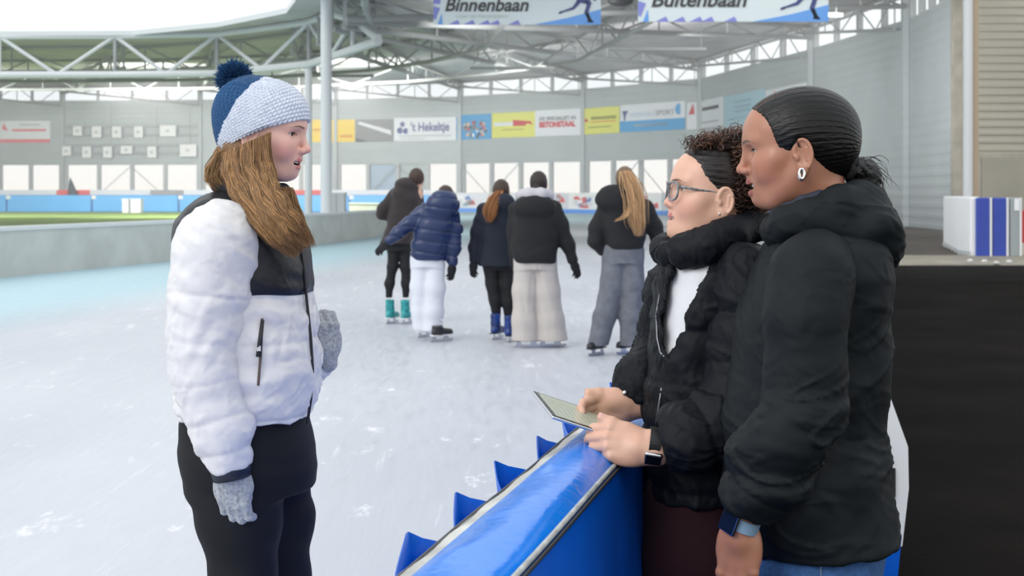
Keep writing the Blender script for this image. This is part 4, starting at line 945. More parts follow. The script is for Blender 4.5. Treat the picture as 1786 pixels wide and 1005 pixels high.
# ------------------------------------------------------------------ person: woman in the bobble hat
def person1():
    d0 = 3.08; J = lambda px, py, dy=0: np.array(P(px, py, d0+dy))
    root_loc = Vector((-.64, d0, 0)); a = math.radians(10)
    R = frame((math.cos(a), -math.sin(a), -.12), (0, 0, 1)); O = np.array((-.600, d0, 1.601)); Rh = frame((math.cos(a), -math.sin(a), 0), (0, 0, 1)); Oh = np.array((-.600, d0, 1.589)); HL = lambda x, y, z: O+R@np.array((x, y, z))
    pr = dict(open=.80, smile=.85, nose=.003, nosew=.92, lip=.95, jaw=0, neck=(-.05, 0, -.17), neckr=.048, lash=(.06, .035, .025), eye=-.0010, browup=.001)
    H = head_sdf(pr); cut_lids(H, pr)
    body = Sdf().chain([(HL(-.05, 0, -.13), .05), (J(420, 420), .09), (J(430, 600), .10), (J(430, 750), .12)], .05)
    body.chain([(J(400, 400, -.1), .05), (J(368, 450, -.19), .045), (J(352, 610, -.2), .04), (J(400, 790, -.2), .03)], .03)
    body.chain([(J(400, 400, .1), .05), (J(420, 470, .18), .045), (J(450, 640, .2), .04), (J(545, 605, .14), .03)], .03)
    body.chain([(J(420, 800, -.08), .06), (J(424, 1080, -.08), .035), (J(419, 1180, -.08), .035), (J(420, 1330, -.08), .025)], .02).chain([(J(470, 800, .09), .06), (J(490, 1080, .1), .035), (J(480, 1180, .1), .035), (J(480, 1320, .1), .025)], .02)
    skin = mat('skin_fair', (.8, .5, .4), .42, attr=[('Col', 0, None)], sss=.12, bump=.08, bscale=900, bdist=.0006, spec=.4)
    col = skin_col((.80, .485, .40), (.62, .20, .19), (.16, .085, .05), pr, R, O, blush=(.0, -.22, -.18))
    root = solid('person', [(placed(H, O, R), .0014), (body.prim(), .012)], skin, attrs={'Col': col}, root_loc=root_loc)
    tag(root, 'woman in a knitted bobble hat, white and black puffer jacket and black leggings', 'person')
    eyes_teeth(root, O, R, pr, (.05, .03, .02), gaze=(1, -.10, .03))
    # lashes
    # ---- jacket
    M_wj = mat('white_quilted_nylon', (.70, .69, .70), .42, bump=.35, bscale=9, bdist=.02, noise=.02, nscale=5, spec=.4)
    zy = lambda py, dd=0: CH-(py-HY)*(d0+dd)/F
    rows = []
    for py, fx, bx, ry in ((333, 455, 385, .085), (345, 478, 352, .13), (360, 498, 334, .165), (385, 518, 314, .19), (420, 534, 309, .20), (470, 542, 313, .205), (520, 546, 315, .205), (580, 553, 316, .21), (640, 557, 316, .215), (690, 553, 315, .205), (714, 549, 314, .195), (725, 547, 316, .19)):
        x0 = (bx-CX)*d0/F; x1 = (fx-CX)*d0/F; rows.append((zy(py), (x0+x1)/2, d0, (x1-x0)/2, ry))
    T = Sdf().add(loftf(rows, 2.5, rot=math.radians(0), w=5)); hem = zy(725)
    zyo = zy(507)
    def sgn(Q): return Q[:, 2]-(zyo+.004*np.sin(Q[:, 0]*30))          # yoke boundary
    def tdisp(Q, N):
        z = Q[:, 2]; d = np.zeros(len(Q))
        for zz, am in ((zy(509), .008), (zy(600, -.15), .006), (hem+.012, .010)): d -= am*np.exp(-np.abs(z-zz)/.010)
        d += np.where(z < zyo, 1, .35)*(.006*folds(Q, (.15, .1, 1), 75, 4)+.004*wob(Q, 28, 2)+.003*folds(Q, (.8, .2, .6), 110, 8)+.0035*crease(Q, 34, 6, (.6, 1, 1.3)))
        xf = (547-CX)*d0/F
        return d
    jk = solid('puffer_jacket', [(T.prim(), .0055)], mat('white_black_jacket', (.70, .69, .70), .42, bump=.35, bscale=9, bdist=.02, attr=[('yk', 0, (.012, .013, .018))], spec=.35), root, attrs={'yk': sgn}, disp=tdisp)
    def sleeve(pts, name, seams, fold=.0035):
        S = Sdf(); S.chain([(J(px, py, dy), r) for px, py, dy, r in pts], .03, .05); e = J(*pts[-1][:3]); b = J(*pts[-2][:3]); S.keep(planef(e+_nz(e-b)*.012, e-b), .012)
        cs = [J(*p[:3]) for p in pts]
        def dsp(Q, N):
            best = np.full(len(Q), 9.); t = np.zeros(len(Q)); acc = 0
            for u, v in zip(cs[:-1], cs[1:]):
                ab = v-u; L = np.linalg.norm(ab); q = np.clip((Q-u)@ab/L**2, 0, 1); dd = np.linalg.norm(Q-u-q[:, None]*ab, axis=1); m = dd < best; best[m] = dd[m]; t[m] = acc+q[m]*L; acc += L
            d = np.zeros(len(Q))
            for s in seams: d -= .0055*np.exp(-np.abs(t-s+.008*wob(Q, 18, 5))/.009)
            return d+fold*folds(Q, (.2, .1, 1), 70, 11)+.003*wob(Q, 35, 7)+.0025*folds(Q, (.7, .1, .7), 130, 5)+.0035*crease(Q, 30, 3, (.7, 1, 1.3))
        return solid(name, [(S.prim(), .0055)], M_wj, jk, disp=dsp)
    sl = sleeve([(388, 401, -.15, .068), (377, 431, -.185, .088), (363, 511, -.19, .083), (352, 600, -.20, .072), (360, 670, -.20, .066), (385, 745, -.20, .063), (402, 812, -.20, .050)], 'sleeve', (.165, .275, .36, .45, .53))
    sleeve([(420, 398, .15, .070), (430, 440, .185, .088), (445, 540, .2, .08), (455, 620, .2, .07), (505, 640, .19, .06), (564, 632, .13, .040)], 'sleeve', (.15, .25, .35))
    # collar
    C = Sdf().chain([(HL(.052, .0, -.140), .030), (HL(.035, -.05, -.138), .028), (HL(-.03, -.068, -.128), .028), (HL(-.085, -.04, -.12), .026), (HL(-.09, 0, -.12), .026), (HL(-.085, .04, -.12), .026), (HL(-.03, .068, -.128), .028), (HL(.035, .05, -.138), .028), (HL(.052, 0, -.140), .03)], .01)
    C.add(capf(HL(.058, 0, -.118), HL(.048, -.035, -.118), .014, .012), .012)
    Cb = mat('black_fleece_knit', (.012, .013, .018), .8, bump=.3, bscale=300, bdist=.001); solid('collar', [(C.prim(), .005)], Cb, jk)
    # zips, pull tab, pocket
    fz = []
    for py in np.linspace(345, 712, 40):
        fx = np.interp(py, [345, 385, 420, 470, 520, 580, 640, 712], [478, 518, 534, 542, 546, 553, 557, 549]); fz.append(J(fx-4, py, -.062))
    # front zip lies on the torso's front surface, turned a little to the camera
    def front(py, ang):
        z = zy(py); r = min(rows, key=lambda q: abs(q[0]-z)); rr = sorted(rows); zs = [q[0] for q in rr]; cx, rx, ry = [np.interp(z, zs, [q[k] for q in rr]) for k in (1, 3, 4)]
        c, s = math.cos(ang), math.sin(ang); k = (abs(c)**2.5+abs(s)**2.5)**(-1/2.5); return np.array((cx+rx*c*k*1.004, d0+ry*s*k*1.004, z))
    MB().tube([front(py, -.34) for py in np.linspace(340, 730, 50)], .0035, 6).build('zip', mat('black_zip', (.015, .015, .018), .5), jk, smooth=True)
    MB().tube([HL(.073, -.022, -.118), HL(.078, -.03, -.150), HL(.072, -.045, -.175)], .003, 6).build('zip', _mats['black_zip'], jk)
    f_, _l, _h2 = T.prim()
    def on_t(px, py, off=.002):
        ys = np.linspace(d0-.35, d0+.1, 400); pts = np.stack([(px-CX)*ys/F, ys, CH-(py-HY)*ys/F], 1).astype(np.float32); v = f_(pts); k = int(np.argmax(v < 0)); return Vector(pts[k])+Vector((0, -off, 0))
    MB().tube([on_t(np.interp(py, [555, 610, 672], [458, 456, 451]), py, .0045) for py in np.linspace(555, 672, 14)], .0032, 6).build('pocket_zip', mat('brown_zip', (.10, .07, .06), .5), jk)
    t0 = on_t(459, 558, .007); t1 = on_t(452, 622, .009)
    MB().tube([t0, (t0+t1)/2, t1], [.0045, .0055, .0062], 6).build('zip_pull', _mats['black_zip'], jk, smooth=True)
    lg = Vector(t0).lerp(Vector(t1), .76)+Vector((0, -.0065, 0))
    for q in range(3): MB().tube([lg+Vector((-.003+.003*q, 0, -.006)), lg+Vector((-.003+.003*q, 0, .002+.002*q))], .0013, 5).build('emblem', M_WHITE, jk)
    pz = HL(.076, -.04, -.178); MB().ball(pz, .0075, 8, sc=(.6, .4, 1.2)).build('emblem', M_WHITE, jk, smooth=True)
    # ---- gloves
    M_gl = mat('grey_marl_knit', (.36, .38, .41), .9, noise=.35, nscale=140, bump=.8, bscale=330, bdist=.003, sheen=.3)
    hnd, tips = hand(J(402, 818, -.2), (.10, .04, -1), (-.12, -1, .0), -1, [(.30, .95, .6), (.35, 1.0, .6), (.35, 1.05, .6), (.35, 1.1, .6)], spread=.08, sc=.92, fat=1.25, thumb_pose=(.25, .35, .35), flen=.92)
    solid('glove', [(hnd.prim(), .0022)], M_gl, root, disp=lambda Q, N: .0007*wob(Q, 900, 3))
    MB().tube([J(402, 800, -.2), J(403, 822, -.2), J(405, 834, -.2)], [.047, .0455, .043], 20).build('glove_cuff', mat('navy_cuff', (.010, .013, .028), .5), root, smooth=True)
    h2, tips = hand(J(572, 622, .12), (-.05, -.1, 1), (.45, -.85, .1), 1, [(.75, .9, .5), (.8, .9, .5), (.85, .9, .5), (.9, .9, .5)], spread=.06, sc=.86, fat=1.10, thumb_pose=(.3, .3, .5))
    solid('glove', [(h2.prim(), .0022)], M_gl, root, disp=lambda Q, N: .0007*wob(Q, 900, 3))
    # ---- leggings
    rows2 = [(zy(py), (bx+fx-2*CX)/2*d0/F, d0, (fx-bx)/2*d0/F, ry) for py, bx, fx, ry in ((690, 330, 530, .16), (735, 318, 538, .17), (780, 315, 549, .178), (815, 320, 553, .175), (850, 328, 548, .165))]
    L = Sdf().add(loftf(rows2, 2.2))
    L.chain([(J(408, 830, -.085), .093), (J(418, 905, -.085), .092), (J(426, 1005, -.085), .072), (J(424, 1080, -.085), .058), (J(418, 1170, -.08), .056), (J(420, 1320, -.08), .036), (J(421, 1360, -.08), .038)], .05, .04)
    L.chain([(J(470, 830, .085), .090), (J(480, 905, .09), .090), (J(487, 1005, .095), .072), (J(490, 1080, .1), .058), (J(480, 1170, .1), .056), (J(480, 1320, .1), .036), (J(481, 1345, .1), .038)], .05, .04)
    solid('leggings', [(L.prim(), .007)], mat('black_stretch_fabric', (.0085, .009, .012), .75, bump=.25, bscale=14, bdist=.01, spec=.25), root, disp=lambda Q, N: .0022*folds(Q, (.2, .1, 1), 55, 9)+.002*wob(Q, 20, 1))
    for dy, px in ((-.08, 424), (.1, 484)):
        x, y = J(px, 1300, dy)[:2]; boot(root, (x, y), (math.cos(.15), -math.sin(.15)), mat('black_boot', (.012, .012, .014), .4), mat('black_boot_trim', (.03, .03, .03), .5))
    # ---- hat
    K = Sdf().add(ellf((-.008, 0, .062), (.116, .094, .098))).add(ellf((-.052, 0, .074), (.074, .084, .088)), .03).add(ellf((-.010, 0, .012), (.107, .089, .085)), .03)
    K.cut(planef((.10, 0, .052), (-.385, 0, .92)) if False else (lambda Q: (Q-A_(.104, 0, .054))@A_(-.40, 0, .917)-.012*np.clip(1-((Q[:, 0]+.0)/.1)**2, 0, 1)*1.0, None, None), .006)
    def kz(Q):
        q = (Q-Oh.astype(np.float32))@Rh.astype(np.float32); return q
    def stitch(q):
        ax = q-np.array((-.035, 0, .02)); rr = np.linalg.norm(ax, axis=1); th = np.arctan2(ax[:, 1], ax[:, 0]-.25*ax[:, 2]); ph = np.arccos(np.clip((ax[:, 2]*.92-ax[:, 0]*.4)/np.maximum(rr, 1e-6), -1, 1))
        v = ph*15.5; row = np.floor(v); u = th*(11.2)+(row % 2)*.5; return np.abs(np.sin(math.pi*v))*np.abs(np.sin(math.pi*u)), row
    def kd(Q, N): s, _ = stitch(kz(Q)); return .0050*(s-.45)+.0012*wob(Q, 160, 1)
    def blue(Q):
        q = kz(Q); s, row = stitch(q); return (-(q[:, 0])*.15+(q[:, 2]-.158)*.1)/.18+.0035*np.sin(row*math.pi)*0+.003*wob(Q, 150, 4)
    def hole(Q): s, _ = stitch(kz(Q)); return .13-s+.08*wob(Q, 300, 2)
    mh = mat('knit_wool', (.74, .79, .90), .95, bump=.9, bscale=420, bdist=.003, attr=[('ho', 0, (.40, .47, .68)), ('bl', 0, (.012, .085, .225))], sheen=.2)
    hat = solid('bobble_hat', [(placed(K, Oh, Rh), .0022)], mh, root, attrs={'bl': blue, 'ho': hole}, disp=kd)
    rs = np.random.RandomState(4); n = 5200; dv = rs.normal(size=(n, 3)); dv /= np.linalg.norm(dv, axis=1)[:, None]; c = Oh+Rh@np.array((-.083, 0, .158))
    ln = .036+.006*rs.rand(n)**.5; bend = rs.normal(size=(n, 3))*.006; ts = np.linspace(0, 1, 5)[None, :, None]
    pa = c+dv[:, None, :]*ln[:, None, None]*ts+bend[:, None, :]*ts**2; pc = np.array((.010, .070, .19))*(.55+.75*rs.rand(n, 1))
    pp = np.stack([pa[:, i] for i in range(5)], 1)
    pom = strands('pompom', pp, .0021, mat('pompom_yarn', attr=[('Col', 0, None)], rough=.9), hat, 4, pc)
    # ---- hair
    HM = Sdf().chain([(HL(-.06, -.040, -.01), .036), (J(425, 300, -.065), .032), (J(446, 340, -.11), .030), (J(474, 375, -.145), .024), (J(505, 408, -.145), .015)], .03)
    HM.chain([(HL(-.075, .0, -.02), .030), (HL(-.09, -.02, -.05), .020), (HL(-.085, -.035, -.07), .014)], .03)
    HM.chain([(HL(-.03, -.060, .0), .016), (HL(-.015, -.060, -.05), .016), (HL(.0, -.056, -.10), .018)], .03)
    M_hb = mat('light_brown_hair_base', (.20, .105, .045), .6, bump=.8, bscale=70, bdist=.01)
    hr = solid('hair', [(HM.prim(), .004)], M_hb, root)
    rs = np.random.RandomState(7); n = 2600; K_ = 22; t = np.linspace(0, 1, K_); paths = np.zeros((n, K_, 3)); rad = np.zeros(n)
    cen = np.array([(424, 264), (432, 298), (448, 338), (473, 376), (503, 409), (530, 436)], float); wid = np.array([44, 41, 37, 33, 30, 20], float); dep = np.array([-.060, -.085, -.125, -.175, -.185, -.15])
    tt = np.array([0, .2, .42, .64, .83, 1]); lock = rs.uniform(-1, 1, 26); lph = rs.uniform(0, 6.28, (26, 3))
    for i in range(n):
        k = rs.randint(26); u = np.clip(lock[k]+rs.normal()*.09, -1.08, 1.08); L_ = rs.uniform(.70, 1.05); s = t*L_
        cx = np.interp(s, tt, cen[:, 0]); cy = np.interp(s, tt, cen[:, 1]); w = np.interp(s, tt, wid); dd = np.interp(s, tt, dep)
        dx = np.gradient(cx); dy = np.gradient(cy); nn_ = np.hypot(dx, dy)+1e-6; nx, ny = -dy/nn_, dx/nn_
        ww = u*w+(2.8*np.sin(s*17+lph[k, 0])+1.3*np.sin(s*39+lph[k, 1]))*np.minimum(1, s*3)+rs.normal()*1.0+rs.normal()*2.5*s**2
        bl = np.clip(s/.16, 0, 1); bl = bl*bl*(3-2*bl); x = (cx-nx*ww)*bl+(1-bl)*(430+u*38+rs.normal()*1.0); y = (cy-ny*ww)*bl+(1-bl)*(249-u*17+cy-264+0*s); bulge = -.030*np.sqrt(np.clip(1-u**2*.85, 0, 1))-.004*np.sin(s*15+lph[k, 2])-rs.rand()*.006
        D = d0+dd+bulge-.022; X = (x-CX)*D/F; Z = CH-(y-HY)*D/F; paths[i] = np.stack([X, D, Z], 1); rad[i] = rs.uniform(.0004, .0010)
    c0 = np.array((.36, .20, .085)); cols = c0*(.30+1.25*rs.rand(n, 1)**1.3)*np.array((1, .96+.0, .9)); 
    strands('hair_strands', paths, rad, hairmat('golden_brown_strands', None), hr, 3, cols)
    # loose back lock and far-side hair falling in front of the chest
    n = 520; paths = np.zeros((n, K_, 3)); rad = rs.uniform(.0006, .0012, n)
    for i in range(n):
        u = rs.uniform(-1, 1); k = i % 13; s = t*rs.uniform(.75, 1.05)
        if i % 2: x = np.interp(s, [0, .35, .7, 1], [396, 378, 376, 394])+u*19+2*np.sin(s*9+k); y = np.interp(s, [0, .3, .7, 1], [262, 288, 312, 335])+rs.normal()*2; D = d0-.02-.05*rs.rand()+0*s
        else: x = np.interp(s, [0, .3, .6, 1], [500, 512, 524, 541])+u*11+2.2*np.sin(s*11+k); y = np.interp(s, [0, .3, .6, 1], [330, 365, 395, 432])+rs.normal()*2; D = d0+np.interp(s, [0, 1], [-.075, -.13])-.02*rs.rand()
        paths[i] = np.stack([(x-CX)*D/F, D+0*x, CH-(y-HY)*D/F], 1)
    cols = c0*(.45+.85*rs.rand(n, 1))
    for q in (0, 1): strands('hair_strands', paths[q::2], rad[q::2], _mats['golden_brown_strands'], hr, 3, cols[q::2])
    return root
def boot(root, xy, fw, m, mt, h=.26, blade=True, org_z=0):
    """ice skate boot with a blade; a part of the wearer"""
    x, y = xy; f = np.array((fw[0], fw[1], 0.)); f /= np.linalg.norm(f); l = np.array((-f[1], f[0], 0)); o = np.array((x, y, org_z)); Q = lambda a, b, c: o+f*a+l*b+np.array((0, 0, c))
    S = Sdf().chain([(Q(-.02, 0, h-.02), .050), (Q(-.015, 0, .16), .046), (Q(-.01, 0, .105), .045)], .02).add(capf(Q(.0, 0, .10), Q(.13, 0, .088), .044, .036), .03).add(capf(Q(-.045, 0, .095), Q(0, 0, .095), .036, .04), .02)
    S.cut(planef(Q(0, 0, h), (0, 0, -1)), .004); S.cut(planef(Q(0, 0, .068), (0, 0, 1)), .006)
    b = solid('skate_boot', [(S.prim(), .008)], m, root)
    Mx = Matrix(((f[0], l[0], 0, o[0]), (f[1], l[1], 0, o[1]), (0, 0, 1, o[2]), (0, 0, 0, 1)))
    k = MB().prism([(-.085, .062), (.15, .062), (.15, .072), (-.085, .072)], .07, Mx @ Matrix.Translation((0, -.035, 0))).build('sole', mt, b)
    MB().prism([(-.09, 0.0), (.14, 0.0), (.175, .012), (.17, .03), (.12, .028), (.11, .062), (.06, .062), (.05, .028), (-.03, .028), (-.035, .062), (-.075, .062), (-.08, .028), (-.095, .02)], .004, Mx @ Matrix.Translation((0, -.002, 0))).build('blade', mat('steel_blade', (.55, .56, .58), .25, 1), b)
    for c in (.13, .17, .21): MB().tube([Q(.035-.0*c, -.03, c), Q(.045, 0, c+.003), Q(.035, .03, c)], .004, 5).build('lace', M_WHITE, b)
    return b
person1()
def along(cs, Q):
    best = np.full(len(Q), 9.); t = np.zeros(len(Q)); acc = 0
    for u, v in zip(cs[:-1], cs[1:]):
        ab = v-u; L = np.linalg.norm(ab); q = np.clip((Q-u)@ab/L**2, 0, 1); dd = np.linalg.norm(Q-u-q[:, None]*ab, axis=1); m = dd < best; best[m] = dd[m]; t[m] = acc+q[m]*L; acc += L
    return t
def smart_watch(root, c, ax, face, r, strap_m, case_m, sz=.019):
    """strap ring round the wrist axis with a rounded square case on the face side"""
    ax = _nz(np.array(ax, float)); f = np.array(face, float); f = _nz(f-ax*(f@ax)); l = np.cross(ax, f); c = np.array(c, float)
    pts = [Vector(c+(f*math.cos(a)*r*.84+l*math.sin(a)*r)) for a in np.linspace(0, 2*math.pi, 33)]
    V = []; Fc = []
    for i, a in enumerate(np.linspace(0, 2*math.pi, 33)[:-1]):
        for (u, w) in ((-.011, 0), (.011, 0), (.011, .0022), (-.011, .0022)): V.append(c+ax*u+f*math.cos(a)*(r*.84+w)+l*math.sin(a)*(r+w))
    for i in range(32):
        for k in range(4): Fc.append((i*4+k, i*4+(k+1) % 4, ((i+1) % 32)*4+(k+1) % 4, ((i+1) % 32)*4+k))
    w_ = MB().add(V, Fc).build('smart_watch', strap_m, root, smooth=False)
    R = np.stack([ax, l, f], 1); S = Sdf().add(boxf(c+f*(r*.84+.004), (sz, sz*.86, .0048), .0045, R)); solid('watch_case', [(S.prim(), .0012)], case_m, w_)
    S = Sdf().add(boxf(c+f*(r*.84+.0080), (sz*.86, sz*.72, .0016), .001, R)); solid('watch_screen', [(S.prim(), .0010)], mat('watch_glass', (.004, .006, .012), .06, coat=.5), w_)
    return w_
def hair_cap(root, O, R, sc, S, m, disp=None, h=.002, attrs=None, name='hair'):
    return solid(name, [(placed(S, O, R, sc), h)], m, root, disp=disp, attrs=attrs)
# ------------------------------------------------------------------ person: woman in the black hooded jacket
def person3():
    d0 = 2.44; s0 = F/d0; J = lambda px, py, dy=0: np.array(P(px, py, d0+dy)); zy = lambda py, dd=0: CH-(py-HY)*(d0+dd)/F
    th = math.radians(10); R = frame((-math.cos(th), math.sin(th), -.10), (0, 0, 1)); O = np.array((.5475, d0, 1.540)); HL = lambda x, y, z: O+R@np.array((x, y, z))
    pr = dict(open=1.0, smile=1.3, nose=.001, nosew=1.25, lip=1.22, neck=(-.075, 0, -.17), neckr=.052, lash=(.02, .01, .008), eye=-.0022, browup=.0, fat=.001)
    H = head_sdf(pr); cut_lids(H, pr)
    body = Sdf().chain([(HL(-.05, 0, -.14), .05), (J(1430, 470), .10), (J(1410, 650), .11), (J(1410, 850), .12), (J(1415, 930), .12)], .05)
    body.chain([(J(1435, 460, -.07), .03), (J(1410, 500, -.18), .035), (J(1407, 680, -.2), .04), (J(1290, 900, -.2), .028)], .03).chain([(J(1420, 440, .1), .05), (J(1420, 480, .16), .045), (J(1420, 680, .17), .04), (J(1340, 850, .1), .028)], .03)
    body.chain([(J(1415, 960, -.08), .08), (J(1410, 1250, -.08), .055), (J(1420, 1590, -.08), .036)], .03).chain([(J(1425, 960, .08), .08), (J(1425, 1250, .08), .055), (J(1435, 1590, .08), .036)], .03)
    hn, tips = hand(J(1292, 918, -.205), (-.06, .0, -1), (-.42, -.9, 0), 1, [(.35, .7, .4), (.4, .8, .4), (.45, .85, .4), (.5, .85, .4)], spread=.05, sc=.98, thumb_pose=(.28, .35, .3), wrist=J(1298, 885, -.2), fat=.98)
    skin = mat('skin_deep', (.3, .12, .07), .36, attr=[('Col', 0, None)], sss=.06, bump=.10, bscale=900, bdist=.0006, spec=.5)
    def dark(q):  # palm-side creases are left to the light; hairline shading of scalp hair
        x, y, z = q.T; return np.clip((z-(.088-.25*(x-.05)))/.010, 0, 1)*np.where((z > .02) & (x < .085), .75, 0), (.05, .022, .014)
    col = skin_col((.40, .180, .112), (.30, .085, .075), (.018, .009, .006), pr, R, O, blush=(.10, -.06, -.06), dark=None)
    root = solid('person', [(placed(H, O, R), .0014), (body.prim(), .012), (hn.prim(), .0022)], skin, attrs={'Col': col}, root_loc=Vector((.57, d0, 0)))
    tag(root, 'woman with sleek black low ponytail in a black hooded jacket and blue jeans', 'person')
    eyes_teeth(root, O, R, pr, (.03, .015, .008), gaze=(1, .05, .02))
    # earring hoop
    e = HL(-.004, .0785, -.037); MB().tube([Vector(e+np.array((.0085*math.sin(a)*.55, -.004, .0100*math.cos(a)))) for a in np.linspace(0, 2*math.pi, 21)], .0034, 8).build('earring', mat('polished_silver', (.75, .74, .72), .12, 1), root, smooth=True)
    # hair
    C = Sdf().add(ellf((-.012, 0, .045), (.094, .0775, .0835))).add(ellf((.030, 0, .045), (.0660, .0635, .0655)), .03).add(ellf((-.038, 0, .040), (.090, .076, .082)), .03).add(ellf((-.055, 0, .0), (.058, .060, .055)), .03)
    def front(Q):                                            # positive ahead of the hairline
        x, y, z = Q.T; ay = np.abs(y)
        lim = np.interp(z, [-.075, -.045, -.02, .003, .012, .03, .055, .085, .105, .12], [-.085, -.052, -.037, -.024, .030, .036, .042, .054, .066, .08])+.010*(1-np.clip(ay/.06, 0, 1)**2); return x-lim+.0004*np.sin(z*900)*(z > .01)
    C.cut((lambda Q: -front(Q), None, None), .003)
    C.cut((lambda Q: Q[:, 2]+.070, None, None), .01)
    for s_ in (1, -1): C.cut(ellf((-.010, s_*.082, -.002), (.0205, .018, .0325)), .004)
    def part(Q):
        q = (Q-O.astype(np.float32))@R.astype(np.float32); x, y, z = q.T; return np.where((z > .06) & (x > -.035), .0013*np.clip((x+.035)/.06, .2, 1)-np.abs(y-.030-.12*(x-.06)*0), -.01)
    Mh = mat('sleek_black_hair', (.0032, .0028, .0028), .34, bump=.4, bscale=90, stretch=(.35, 2.2, 2.2), bdist=.004, attr=[('pt', 0, (.16, .07, .045))], spec=.32)
    def hd(Q, N):
        q = (Q-O.astype(np.float32))@R.astype(np.float32); x, y, z = q.T; a = np.arctan2(z-.0, np.abs(y)+.02)
        return (.00025*np.sin(a*60+3*wob(q, 30, 3))+.0002*np.sin(a*131+5*wob(q, 40, 5)))-.0022*np.exp(-((y-.030)/.0022)**2)*((z > .06) & (x > -.035))
    hc = hair_cap(root, O, R, 1, C, Mh, disp=hd, h=.0016, attrs={'pt': part})
    # baby hairs combed back from the hairline, then combed lines over the cap
    rs = np.random.RandomState(2); n = 700; paths = np.zeros((n, 9, 3)); t = np.linspace(0, 1, 9)
    def capsurf(v):                                          # project onto the cap
        for _ in range(6):
            d = C2(v.astype(np.float32)); e = 1e-3; g = np.stack([C2((v+np.eye(3)[k]*e).astype(np.float32))-d for k in range(3)], 1)/e; v = v-g*(d/np.maximum((g**2).sum(1), .2))[:, None]
        return v
    C2 = Sdf().add(ellf((-.012, 0, .045), (.0945, .078, .0840))).add(ellf((-.038, 0, .040), (.0905, .0765, .0825)), .03).add(ellf((-.055, 0, .0), (.0585, .0605, .0555)), .03)
    z0 = rs.uniform(.010, .095, n); x0 = np.interp(z0, [.01, .03, .055, .085, .105], [.032, .040, .044, .056, .066])+rs.rand(n)*.004; sd = np.where(rs.rand(n) < .8, 1, -1)
    for k in range(9):
        x = x0-.045*t[k]; z = z0+.004*np.sin(t[k]*2.2); y = sd*.07; v = np.stack([x, y*np.ones(n), z], 1); paths[:, k] = capsurf(v)
    paths = O+(paths.reshape(-1, 3)@R.T).reshape(n, 9, 3)
    strands('hair_strands', paths, rs.uniform(.0003, .0006, n), mat('black_hair_strand', (.004, .0035, .0035), .4, spec=.35), hc, 3)
    b0 = J(1490, 300, .0); T = Sdf().chain([(HL(-.115, 0, -.035), .020), (J(1492, 303, .0), .019), (J(1508, 300, .0), .022), (J(1514, 316, .0), .020), (J(1506, 335, 0), .012)], .02)
    tl = solid('ponytail', [(T.prim(), .003)], mat('black_hair_tail', (.003, .0028, .003), .45, bump=.9, bscale=120, bdist=.006, spec=.6), hc, disp=lambda Q, N: .003*folds(Q, (.5, .3, 1), 420, 3))
    n = 240; paths = np.zeros((n, 16, 3)); tt = np.linspace(0, 1, 16)
    for i in range(n):
        o_ = rs.normal(size=3)*.013; q = [J(1486, 300), J(1506, 296), J(1518, 312), J(1512+rs.normal()*4, 330+rs.normal()*4)]
        for k in range(3): paths[i, :, k] = smooth_tab([0, .35, .7, 1], [z[k] for z in q], 0, 1, 16, 3)+o_[k]*(.7+.6*tt)+.001*np.sin(tt*9+i)
    strands('hair_strands', paths, .0006, _mats['black_hair_strand'], hc, 3)
    sc_ = [Vector(HL(-.105, 0, -.03)+R@np.array((-.002*math.cos(a*6)-.01*math.cos(a)*.6, .021*math.sin(a), .021*math.cos(a)))) for a in np.linspace(0, 2*math.pi, 40)]
    MB().tube(sc_, .0075, 8).build('hair_tie', mat('black_scrunchie', (.010, .010, .012), .8), hc, smooth=True)
    # ---- jacket
    Mj = mat('black_shell_fabric', (.0070, .0098, .0120), .66, bump=.22, bscale=14, bdist=.015, noise=.05, nscale=12, spec=.2)
    rows = [(zy(py), (l+r-2*CX)/2/s0, d0, (r-l)/2/s0, ry) for py, l, r, ry in ((385, 1385, 1490, .09), (405, 1352, 1515, .13), (430, 1338, 1535, .165), (480, 1315, 1543, .185), (520, 1300, 1543, .175), (600, 1282, 1545, .17), (680, 1270, 1545, .17), (750, 1260, 1536, .17), (800, 1258, 1541, .18), (860, 1266, 1550, .185), (930, 1288, 1558, .19), (968, 1305, 1560, .19))]
    T = Sdf().add(loftf(rows, 2.4, w=5)); T.cut((lambda Q: (Q-J(1430, 937).astype(np.float32))@A_(-.08, 0, 1), None, None), .008)
    T.add(ellf(J(1400, 900, -.15), (.055, .035, .05)), .05)
    def tdisp(Q, N):
        z = Q[:, 2]; x = Q[:, 0]; d = .0045*crease(Q, 17, 4, (1, 1, 1.5))+.005*folds(Q, (-.35, 0, 1), 38, 5)+.004*wob(Q, 20, 2)+.003*folds(Q, (.9, .1, .4), 60, 8)
        d += .008*folds(Q, (-.5, .1, .85), 45, 15)*np.exp(-((z-zy(800))/.10)**2)
        d -= .005*np.exp(-np.abs(z-zy(742)+.0)/.004)*(x > J(1440, 700)[0])
        d -= .004*np.exp(-np.abs(z-(zy(958)+.02*0)))*0; return d
    jk = solid('hooded_jacket', [(T.prim(), .0055)], Mj, root, disp=tdisp)
    pts = [(1430, 458, -.125, .060), (1415, 485, -.165, .067), (1404, 560, -.195, .062), (1406, 660, -.205, .061), (1392, 725, -.215, .064), (1352, 800, -.215, .062), (1322, 846, -.21, .056), (1299, 884, -.205, .044)]
    S = Sdf().chain([(J(a, b, c), r) for a, b, c, r in pts], .03, .05); e = J(*pts[-1][:3]); b = J(*pts[-2][:3]); S.keep(planef(e+_nz(e-b)*.008, e-b), .006); cs = [J(*p[:3]) for p in pts]; LA = sum(np.linalg.norm(v-u) for u, v in zip(cs[:-1], cs[1:]))
